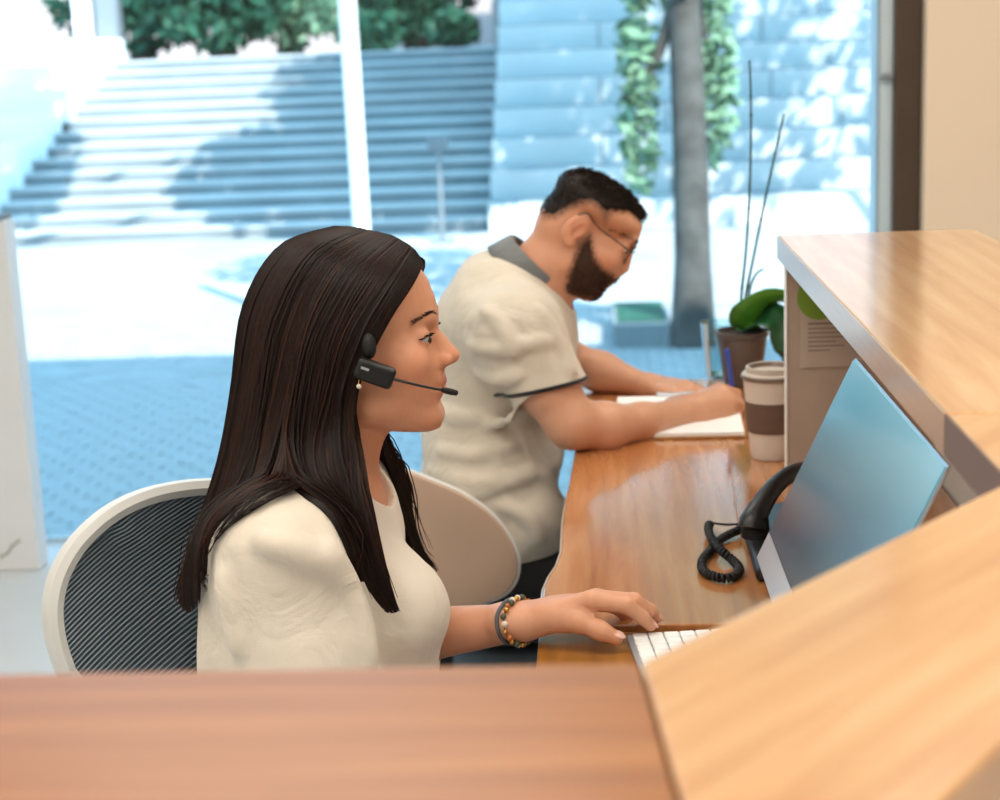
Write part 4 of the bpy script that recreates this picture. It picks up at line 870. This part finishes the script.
obj('string', G().tube(ring_pts+ring_pts[:1], .0008, 5, cap=False), M['cord'], br)
c2 = bc_-wa*.0085; t = thing('cord_bracelet', tuple(c2), 'plain grey cord bracelet beside the beaded one', 'bracelet')
rp = around(c2, 40, .0018); obj('cord', G().tube(rp+rp[:1], .0024, 8, cap=False), M['cord'], t); obj('knot', G().sphere(tuple(rp[30]), .0036, 10, 8), M['cord'], t)
# spectacles
gl = thing('glasses', tuple(HM.w((.09, 0, .005))), 'thin dark-framed glasses on the bearded man\'s face', 'glasses')
lc = np.array([nam[0]+.001, 0, nam[1]-.008])
for y in (1, -1):
    def lp_(a, k=1): return HM.w(lc+np.array([-.004*abs(math.cos(a))**2*k-.003, y*.031+.0235*math.cos(a), .0185*math.sin(a)]))
    n = 36; rim = [lp_(a) for a in np.linspace(0, 2*math.pi, n, endpoint=False)]
    r_ = obj('rim', G().tube(rim+rim[:1], .0009, 6, cap=False), M['blackp'], gl); obj('lens', G().add(rim, [tuple(range(n))]), M['lens'], r_, smooth=False)
    hp = lc+np.array([-.006, y*.056, .008]); obj('temple', G().tube(catmull([HM.w(hp), HM.w((nam[0]-.03, y*.068, nam[1]+.002)), HM.w((.02, y*.076, .022)), HM.w((-.006, y*.0775, .031)), HM.w((-.020, y*.078, .020))], 18), .0013, 6), M['blackp'], gl)
obj('bridge', G().tube(catmull([HM.w(lc+np.array([-.003, -.008, .003])), HM.w(lc+np.array([.004, 0, .006])), HM.w(lc+np.array([-.003, .008, .003]))], 9), .0010, 6), M['blackp'], gl)
# pen
pa, pb = W((727, 349, 2.872)), W((737, 428, 2.898)); pd = pb-pa
t = thing('pen', tuple(pb), 'blue ballpoint pen held upright in the man\'s fist', 'pen')
obj('barrel', G().tube([pa+pd*k for k in (.02, .5, .9)], [.0042, .0044, .0042], 12), M['ink'], t); obj('cap_end', G().tube([pa, pa+pd*.03], [.0030, .0044], 12), M['ink'], t)
obj('tip', G().tube([pa+pd*.9, pb], [.004, .0008], 12), M['alu'], t); obj('clip', G().tube([pa+pd*.03+V3(-.001, -.006, 0), pa+pd*.38+V3(-.001, -.006, 0)], .0012, 6), M['ink'], t)
# clipboard with paper
q0 = PZ(747, 438.5, ZD); t = thing('clipboard', tuple(q0), 'wooden clipboard with white paper under the man\'s hand', 'clipboard')
Mc = Matrix.Translation((q0[0], q0[1], ZD)) @ Matrix.Rotation(math.radians(-2), 4, 'Z')
obj('board', G().box((-.225, 0, .0005), (0, .31, .0045), Mc), M['board'], t, bevel=.0012)
obj('paper', G().box((-.221, .004, .0046), (-.004, .30, .0105), Mc), M['paper'], t, smooth=False)
obj('clip', G().box((-.15, .292, .0046), (-.08, .312, .016), Mc), M['alu'], t, bevel=.003)
# paper cup
cc = PZ(771, 457, ZD); zt = PY(768, 366, cc[1])[2]-ZD; cc = (cc[0], cc[1], ZD)
t = thing('paper_cup', cc, 'white takeaway coffee cup with brown sleeve and lid', 'cup')
R0, R1 = .0315, .0435; hh = zt-.014; rr = lambda z: R0+(R1-R0)*z/hh
obj('cup_body', G().lathe([(0, .001), (R0-.001, .001), (R0, .004)]+[(rr(z), z) for z in np.linspace(.006, hh, 8)]+[(R1-.001, hh+.001), (0, hh+.001)], 48, cc), M['cup'], t)
za, zb = .33*hh, .70*hh; obj('cup_sleeve', G().lathe([(rr(za)+.0004, za), (rr(za)+.0016, za+.0004), (rr(zb)+.0016, zb-.0004), (rr(zb)+.0004, zb)], 48, cc), M['sleeve'], t)
l_ = obj('lid', G().lathe([(R1-.001, hh-.004), (R1+.0022, hh-.004), (R1+.0026, hh+.001), (R1+.0008, hh+.004), (R1-.0035, hh+.006), (R1-.005, hh+.014), (R1-.0075, hh+.0152), (R1-.010, hh+.013), (R1-.012, hh+.0075), (0, hh+.0075)], 48, cc), M['lid'], t)
obj('lid_rim', G().lathe([(R1+.0020, hh-.0045), (R1+.0034, hh-.003), (R1+.0034, hh+.0005), (R1+.0022, hh+.002)], 48, cc), M['lid2'], l_); obj('lid_ring', G().lathe([(R1-.0095, hh+.0128), (R1-.010, hh+.0140), (R1-.0125, hh+.0092), (R1-.0132, hh+.0080)], 48, cc), M['lid2'], l_)
# plant in a dark pot
pc = PZ(744, 388, ZD); pc = (pc[0], pc[1]+.035, ZD); zp = PY(744, 330, pc[1])[2]-ZD
t = thing('potted_orchid', pc, 'potted orchid with two tall bare stems in a dark pot', 'plant')
obj('pot', G().lathe([(0, .001), (.034, .001), (.036, .006), (.048, zp-.012), (.051, zp-.010), (.051, zp), (.047, zp), (.046, zp-.012), (.0, zp-.013)], 40, pc), M['pot'], t)
obj('potting_soil', G().sphere((pc[0], pc[1], pc[2]+zp-.012), (.045, .045, .008), 20, 8), M['soil'], t)
for pts in ([(742, 326), (741, 300), (746, 250), (750, 180), (751, 110), (749.5, 60)], [(743, 326), (745, 300), (755, 250), (765, 200), (776, 150), (784, 114)], [(748, 326), (748, 305), (751, 285), (757, 273), (764, 269)]):
    P = catmull([W((x, y, pc[1])) for x, y in pts], 24); n = len(P); g = G().tube(P, [.0030*(1-.45*i/n) for i in range(n)], 8)
    s0 = obj('stem', g, M['stem'], t)
    if len(pts) > 5:
        for i in (6, 12, 18): obj('node', G().sphere(tuple(P[i]), .0036, 10, 6), M['stem'], s0)
def leaf_blade(pts, wid, m, tw=0.0):
    P = catmull([V3(*p) for p in pts], 16); n = len(P); g = G(); T = np.gradient(P, axis=0); v = []
    for i in range(n):
        tt = i/(n-1); wd = wid*math.sin(math.pi*min(1, .12+.88*tt)**.75)*(1 if tt < .98 else .2); sd = np.cross(T[i], V3(0, 0, 1)); sd /= np.linalg.norm(sd)+1e-9; upv = np.cross(sd, T[i]); upv /= np.linalg.norm(upv)+1e-9
        sd = sd*math.cos(tw)+upv*math.sin(tw); v += [P[i]-sd*wd+upv*wd*.25, P[i]-sd*wd*.5+upv*wd*.06, P[i]-upv*wd*.06, P[i]+sd*wd*.5+upv*wd*.06, P[i]+sd*wd+upv*wd*.25]
    g.add(v, [(i*5+j, i*5+j+1, i*5+j+6, i*5+j+5) for i in range(n-1) for j in range(4)]); obj('leaf', g, m, t, solid=.0012)
b0 = V3(pc[0], pc[1], ZD+zp); Lf = lambda x, y, dy: W((x, y, pc[1]+dy))
leaf_blade([b0+V3(.005, 0, 0), Lf(756, 312, -.02), Lf(775, 300, -.03), Lf(800, 306, -.04), Lf(815, 330, -.05)], .043, M['leafp'], .5)
leaf_blade([b0+V3(.008, -.01, 0), Lf(766, 318, -.05), Lf(779, 330, -.06), Lf(784, 352, -.07), Lf(782, 372, -.07)], .036, M['leafq'], -.5)
leaf_blade([b0+V3(0, .01, 0), Lf(750, 312, .03), Lf(770, 308, .06), Lf(800, 318, .10)], .026, M['leafq'], .4)
leaf_blade([b0, Lf(752, 322, .02), Lf(768, 322, .03), Lf(790, 340, .03)], .024, M['leafp'], .2)
gc = PZ(719, 385, ZD); gc = (gc[0]+.009, gc[1]+.085, ZD); zg = PY(718, 322, gc[1])[2]-ZD
t = thing('glass_tumbler', gc, 'clear empty drinking glass behind the dark orchid pot', 'glass')
obj('glass_body', G().lathe([(0, .006), (.026, .006), (.0365, zg), (.0385, zg), (.029, .001), (0, .001)], 40, gc), M['clear'], t)
obj('glass_base', G().lathe([(0, .0008), (.0285, .0008), (.029, .003), (.0265, .0058), (0, .0058)], 40, gc), M['clear'], t)
# telephone
t = thing('desk_phone', (.23, 2.06, ZD), 'black desk telephone with coiled cord beside the monitor', 'telephone')
pl = [PZ(741, 530, ZD), PZ(771, 592, ZD)]; xa, ya, yb = pl[0][0]-.001, 1.945, 2.19
g = G(); v = [(xa, ya, ZD+.001), (.34, ya, ZD+.001), (.34, yb, ZD+.001), (xa, yb, ZD+.001), (xa, ya, ZD+.018), (.34, ya, ZD+.062), (.34, yb, ZD+.062), (xa, yb, ZD+.018)]
ph = obj('phone_base', g.add(v, [(0, 3, 2, 1), (4, 5, 6, 7), (0, 1, 5, 4), (1, 2, 6, 5), (2, 3, 7, 6), (3, 0, 4, 7)]), M['blackp'], t, bevel=.006, seg=3)
sl = (.062-.018)/(.34-xa); Mk = mesh('key', G().box((-.0042, -.0055, 0), (.0042, .0055, .003))); Mk.materials.append(M['lcd'])
for i in range(4):
    for j in range(3):
        o = bpy.data.objects.new('key', Mk); C.objects.link(o); x = xa+.014+i*.0135; o.location = (x, 1.955+j*.016, ZD+.0185+(x-xa)*sl); o.rotation_euler = (0, -math.atan(sl), 0); attach(o, ph)
ha, hb_ = PZ(755, 518, .788), PZ(800, 481, .800); hdv = (hb_-ha)/np.linalg.norm(hb_-ha); hup = V3(0, 0, 1)-hdv*hdv[2]; hup /= np.linalg.norm(hup)
hb_ = ha+hdv*.185
P = catmull([ha-hdv*.012-hup*.012, ha+hup*.002, ha+hdv*.05+hup*.018, (ha+hb_)/2+hup*.022, hb_-hdv*.05+hup*.018, hb_+hup*.002, hb_+hdv*.012-hup*.012], 26)
rr_ = [.0120+.0065*abs(math.cos(math.pi*i/25))**3 for i in range(26)]; rr_[0] = .010; rr_[-1] = .010
obj('handset', G().tube(P, rr_, 20, flat=.85), M['blackp'], t)
for c_ in (ha, hb_): obj('handset_cup', G().tube([c_+hup*.004, c_-hup*.024], [.0170, .0190], 20), M['rubber'], t)
cp = [(741, 524, .775), (726, 524.5, .757), (711, 523.5, .752), (708.5, 530, .752), (713, 540.5, .757), (722, 551, .756), (734, 561.5, .748), (739.5, 570, .747), (732.5, 577, .747), (718.5, 577.5, .747), (704, 571, .747), (702.5, 560.5, .747), (711.5, 549, .747), (722, 538.5, .747), (740, 529.5, .75)]
base = catmull([PZ(*p) for p in cp], 900); T = np.gradient(base, axis=0); T /= np.linalg.norm(T, axis=1)[:, None]; A = np.cross(T, V3(0, 0, 1)); A /= np.linalg.norm(A, axis=1)[:, None]; Bn = np.cross(T, A)
i0 = 130; seg = base[i0:]; s_len = np.concatenate([[0], np.cumsum(np.linalg.norm(np.diff(seg, axis=0), axis=1))]); ph_ = s_len/.0056*2*math.pi
hel = seg+.0044*(np.cos(ph_)[:, None]*A[i0:]+np.sin(ph_)[:, None]*Bn[i0:])
hel = np.stack([np.interp(np.linspace(0, ph_[-1], int(ph_[-1]/2/math.pi*10)), ph_, hel[:, k]) for k in range(3)], 1)
obj('coiled_cord', G().tube(hel, .0021, 6), M['rubber'], t); obj('cord_lead', G().tube(base[:i0+4:6], .0017, 6), M['rubber'], t)
# monitor
ZM = .785; A0 = PZ(757, 558, ZM); B0 = PY(855, 357, A0[1]); D0 = PZ(948, 465, B0[2])
uy = (B0-A0)/np.linalg.norm(B0-A0); hM = np.linalg.norm(B0-A0); uw = D0-B0; wM = np.linalg.norm(uw); uw /= wM; un = np.cross(uw, uy); un = un if un[0] > 0 else -un     # un points behind the screen
def Mq(a, b, d): return A0+uw*a+uy*b+un*d
def slab(a0, a1, b0, b1, d0, d1):
    return G().add([Mq(a0, b0, d0), Mq(a1, b0, d0), Mq(a1, b0, d1), Mq(a0, b0, d1), Mq(a0, b1, d0), Mq(a1, b1, d0), Mq(a1, b1, d1), Mq(a0, b1, d1)], [(0, 1, 2, 3), (7, 6, 5, 4), (0, 4, 5, 1), (1, 5, 6, 2), (2, 6, 7, 3), (3, 7, 4, 0)])
def fixn(o):
    bm = bmesh.new(); bm.from_mesh(o.data); bmesh.ops.recalc_face_normals(bm, faces=bm.faces); bm.to_mesh(o.data); bm.free(); return o
t = thing('monitor', (float(A0[0])+.05, float(A0[1]-wM/2), ZD-.006), 'silver all-in-one monitor tilted back under the counter edge', 'monitor')
fixn(obj('casing', slab(0, wM, 0, hM, .0005, .004), M['alu'], t, smooth=False, bevel=.002))
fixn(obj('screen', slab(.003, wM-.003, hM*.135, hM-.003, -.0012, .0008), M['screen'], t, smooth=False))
fixn(obj('chin', slab(.001, wM-.001, .001, hM*.132, -.0010, .0008), M['alu'], t, smooth=False))
fixn(obj('back_bulge', slab(.10, wM-.10, .03, hM-.05, .004, .016), M['alu'], t, smooth=False, bevel=.004))
mc = Mq(wM/2, .05, .007)
fixn(obj('stand_neck', G().box((mc[0]-.004, mc[1]-.05, ZD), (mc[0]+.006, mc[1]+.05, mc[2]+.01)), M['alu'], t, smooth=False, bevel=.002))
fixn(obj('stand_foot', G().box((mc[0]-.055, mc[1]-.09, ZD-.0058), (mc[0]+.09, mc[1]+.09, ZD+.002)), M['alu'], t, smooth=False, bevel=.003))
# keyboard
k0 = PZ(627, 637.5, ZD-.002); kz = ZD-.0055
t = thing('keyboard', (k0[0], k0[1], kz), 'slim white keyboard under the woman\'s fingertips', 'keyboard')
Mk_ = Matrix.Translation((k0[0], k0[1], kz)) @ Matrix.Rotation(math.radians(6), 4, 'Z')
obj('case', G().box((0, -.42, 0), (.116, 0, .007), Mk_), M['alu'], t, bevel=.002)
km = mesh('key', G().box((-.0082, -.0082, 0), (.0082, .0082, .0032))); km.materials.append(M['key'])
for i in range(6):
    for j in range(22):
        o = bpy.data.objects.new('key', km); C.objects.link(o); o.matrix_world = Mk_ @ Matrix.Translation((.0135+i*.0178, -.0135-j*.0187, .007)); b_ = o.modifiers.new('b', 'BEVEL'); b_.width = .0012; b_.segments = 1
        o.parent = t; o.matrix_parent_inverse = Matrix.Translation(-t.location)
# printed sheet on the end panel below the counter
YS = 2.444; t = thing('printed_sheet', (.36, YS, .86), 'printed sheet with green spot and text lines below counter edge', 'sheet')
c0_, c1_ = PY(800, 262, YS), PY(862, 366, YS)
obj('sheet_paper', G().box((c0_[0], YS-.0012, c1_[2]), (c1_[0], YS-.0002, min(c0_[2], 1.066))), M['sheet'], t, smooth=False)
gcn = PY(819, 297, YS); n = 28; zr = 23/F_PX*2.45; a_ = np.linspace(0, 2*math.pi, n, endpoint=False)
obj('green_spot', G().add([(gcn[0]+zr*.95*math.cos(a), YS-.0016, min(gcn[2]+zr*math.sin(a), 1.066)) for a in a_], [tuple(range(n))]), M['green'], t, smooth=False)
for k in range(7):
    p = PY(808, 324+k*4.4, YS); L_ = [52, 40, 34, 38, 28, 36, 22][k]/F_PX*2.45
    obj('text_line', G().box((p[0], YS-.0018, p[2]-.0011), (p[0]+L_, YS-.0013, p[2]+(.0022 if k == 0 else .0008))), M['print_'], t, smooth=False)
# ------------------------------------------------------------------ chairs
def star_base(t, c, zs):
    obj('gas_lift', G().tube([(c[0], c[1], .08), (c[0], c[1], zs-.03)], [.03, .022], 16), M['blackp'], t)
    for k in range(5):
        a = k*2*math.pi/5+.3; e_ = (c[0]+.30*math.cos(a), c[1]+.30*math.sin(a)); lg = obj('leg', G().tube([(c[0], c[1], .10), (e_[0], e_[1], .075)], [.028, .018], 10), M['shell_w'], t)
        obj('caster', G().tube([(e_[0]-.012*math.sin(a), e_[1]+.012*math.cos(a), .028), (e_[0]+.012*math.sin(a), e_[1]-.012*math.cos(a), .028)], .027, 16), M['rubber'], lg)
th_c = math.radians(50); nC = V3(math.cos(th_c), -math.sin(th_c), .12); nC /= np.linalg.norm(nC); pC = V3(-.435, 1.935, .72)
def onC(x, y, off=0): d = ray(x, y); tt = ((pC-CAM)@nC)/(d@nC); return CAM+d*tt+nC*off
t = thing('office_chair', (cx-.02, YW+.02, 0), 'white-framed office chair with dark mesh back behind the woman', 'chair')
fr_px = [(66, 672), (56, 640), (53, 606), (61, 572), (82, 539), (117, 510), (160, 493), (212, 487), (262, 492), (306, 512), (342, 548), (362, 596), (366, 650), (345, 700), (290, 725), (200, 732), (110, 715), (66, 672)]
fp = catmull([onC(*p) for p in fr_px], 120)
g = G(); v = []; n = len(fp); T = np.gradient(fp, axis=0); T /= np.linalg.norm(T, axis=1)[:, None]; cen_ = fp.mean(0)
for i in range(n):
    o_ = np.cross(T[i], nC); o_ /= np.linalg.norm(o_); o_ = o_ if (fp[i]-cen_)@o_ > 0 else -o_
    v += [fp[i]+o_*a+nC*b for a, b in ((.009, -.012), (.011, 0), (.009, .010), (0, .014), (-.009, .010), (-.010, -.012))]
g.add(v, [(i*6+j, i*6+(j+1) % 6, (i+1)*6+(j+1) % 6, (i+1)*6+j) for i in range(n-1) for j in range(6)]); fixn(obj('back_frame', g, M['shell_w'], t))
bk = []
for r_ in np.linspace(0, .985, 8): bk.append(cen_+(fp[:-1]-cen_)*r_-nC*(.035*(1-r_**2)))
n2 = n-1; bk = np.array(bk).reshape(-1, 3); mb = obj('mesh_back', G().add(bk, [(i*n2+j, i*n2+(j+1) % n2, (i+1)*n2+(j+1) % n2, (i+1)*n2+j) for i in range(7) for j in range(n2)]), M['mesh_'], t)
poly = np.array([proj(p) for p in fp[:-1]]); pc2 = poly.mean(0); poly = pc2+(poly-pc2)*.975; g = G(); dv_ = np.array([.80, -.60]); nv_ = np.array([.60, .80])
for s0 in np.arange(-160, 160, 4.4):
    ts = []
    for i in range(len(poly)):
        a, b = poly[i]-pc2, poly[(i+1) % len(poly)]-pc2; da, db = a@nv_-s0, b@nv_-s0
        if da*db < 0: ts.append(((a+(b-a)*da/(da-db))@dv_))
    if len(ts) >= 2:
        t0_, t1_ = min(ts), max(ts); pp = []
        for u_ in np.linspace(0, 1, 12):
            q = pc2+nv_*s0+dv_*(t0_+(t1_-t0_)*u_)+np.array([0, 10*(u_-.5)**2-2.5]); rel = onC(*q); r2 = min(1, np.linalg.norm(q-pc2)/max(1, np.linalg.norm(pc2+nv_*s0+dv_*(t1_ if u_ > .5 else t0_)-pc2))); pp.append(rel-nC*(.035*(1-r2**2)-.006))
        g.tube(pp, .0011, 4, cap=False)
tag(obj('mesh_ribs', g, M['rib'], mb), kind='stuff')
sc0 = V3(cx-.0, YW+.02, .36)
obj('seat', G().box((cx-.2, YW-.22, .285), (cx+.26, YW+.24, .345)), M['mesh_'], t, bevel=.03, seg=4)
bb = fp[int(n*.83)]; obj('back_bracket', G().tube(catmull([bb, bb-nC*.04-V3(0, 0, .06), V3(cx-.1, YW+.12, .28), V3(cx, YW+.02, .27)], 12), .02, 10), M['shell_w'], t)
star_base(t, (cx, YW+.02), .29)
YB = 2.47; tp_ = [(330, 520), (338, 480), (362, 464), (395, 469), (430, 481.5), (462, 496), (490, 517), (508, 541), (517, 565), (514, 586), (500, 600), (470, 607.5), (430, 607.5), (385, 600), (348, 580)]
P = catmull([W((x, y, YB)) for x, y in tp_+tp_[:1]], 90)[:-1]; n = len(P); cen = P.mean(0)
def rel(p, k, dy): q = cen+(p-cen)*k; return (q[0], q[1]+dy+.05*((q[0]-cen[0])/.16)**2*.5, q[2])
t = thing('office_chair', (-.33, YM-.02, 0), 'office chair with smooth taupe back shell beside the man', 'chair')
g = G(); lv = [(.0, 0), (.5, 0), (.93, 0), (.985, .002), (1, .007), (1, .015), (.985, .02), (.93, .022), (.5, .022), (0, .022)]
g.add([rel(p, k, d) for k, d in lv for p in P], [(i*n+j, i*n+(j+1) % n, (i+1)*n+(j+1) % n, (i+1)*n+j) for i in range(len(lv)-1) for j in range(n)]); fixn(obj('back_shell', g, M['taupe'], t))
ed = [np.array(rel(p, 1.002, .011)) for p in P]; obj('shell_edge', G().tube(ed+ed[:1], .0042, 6, cap=False), M['shell_w'], t)
obj('seat', G().box((-.55, YM-.27, .30), (-.10, YM+.24, .36)), M['mesh_'], t, bevel=.03, seg=4)
obj('back_bracket', G().tube(catmull([V3(cen[0], YB+.02, cen[2]-.06), V3(cen[0], YB+.03, .34), V3(-.33, YM-.18, .29), V3(-.33, YM, .285)], 12), .02, 10), M['blackp'], t)
star_base(t, (-.33, YM-.02), .30)
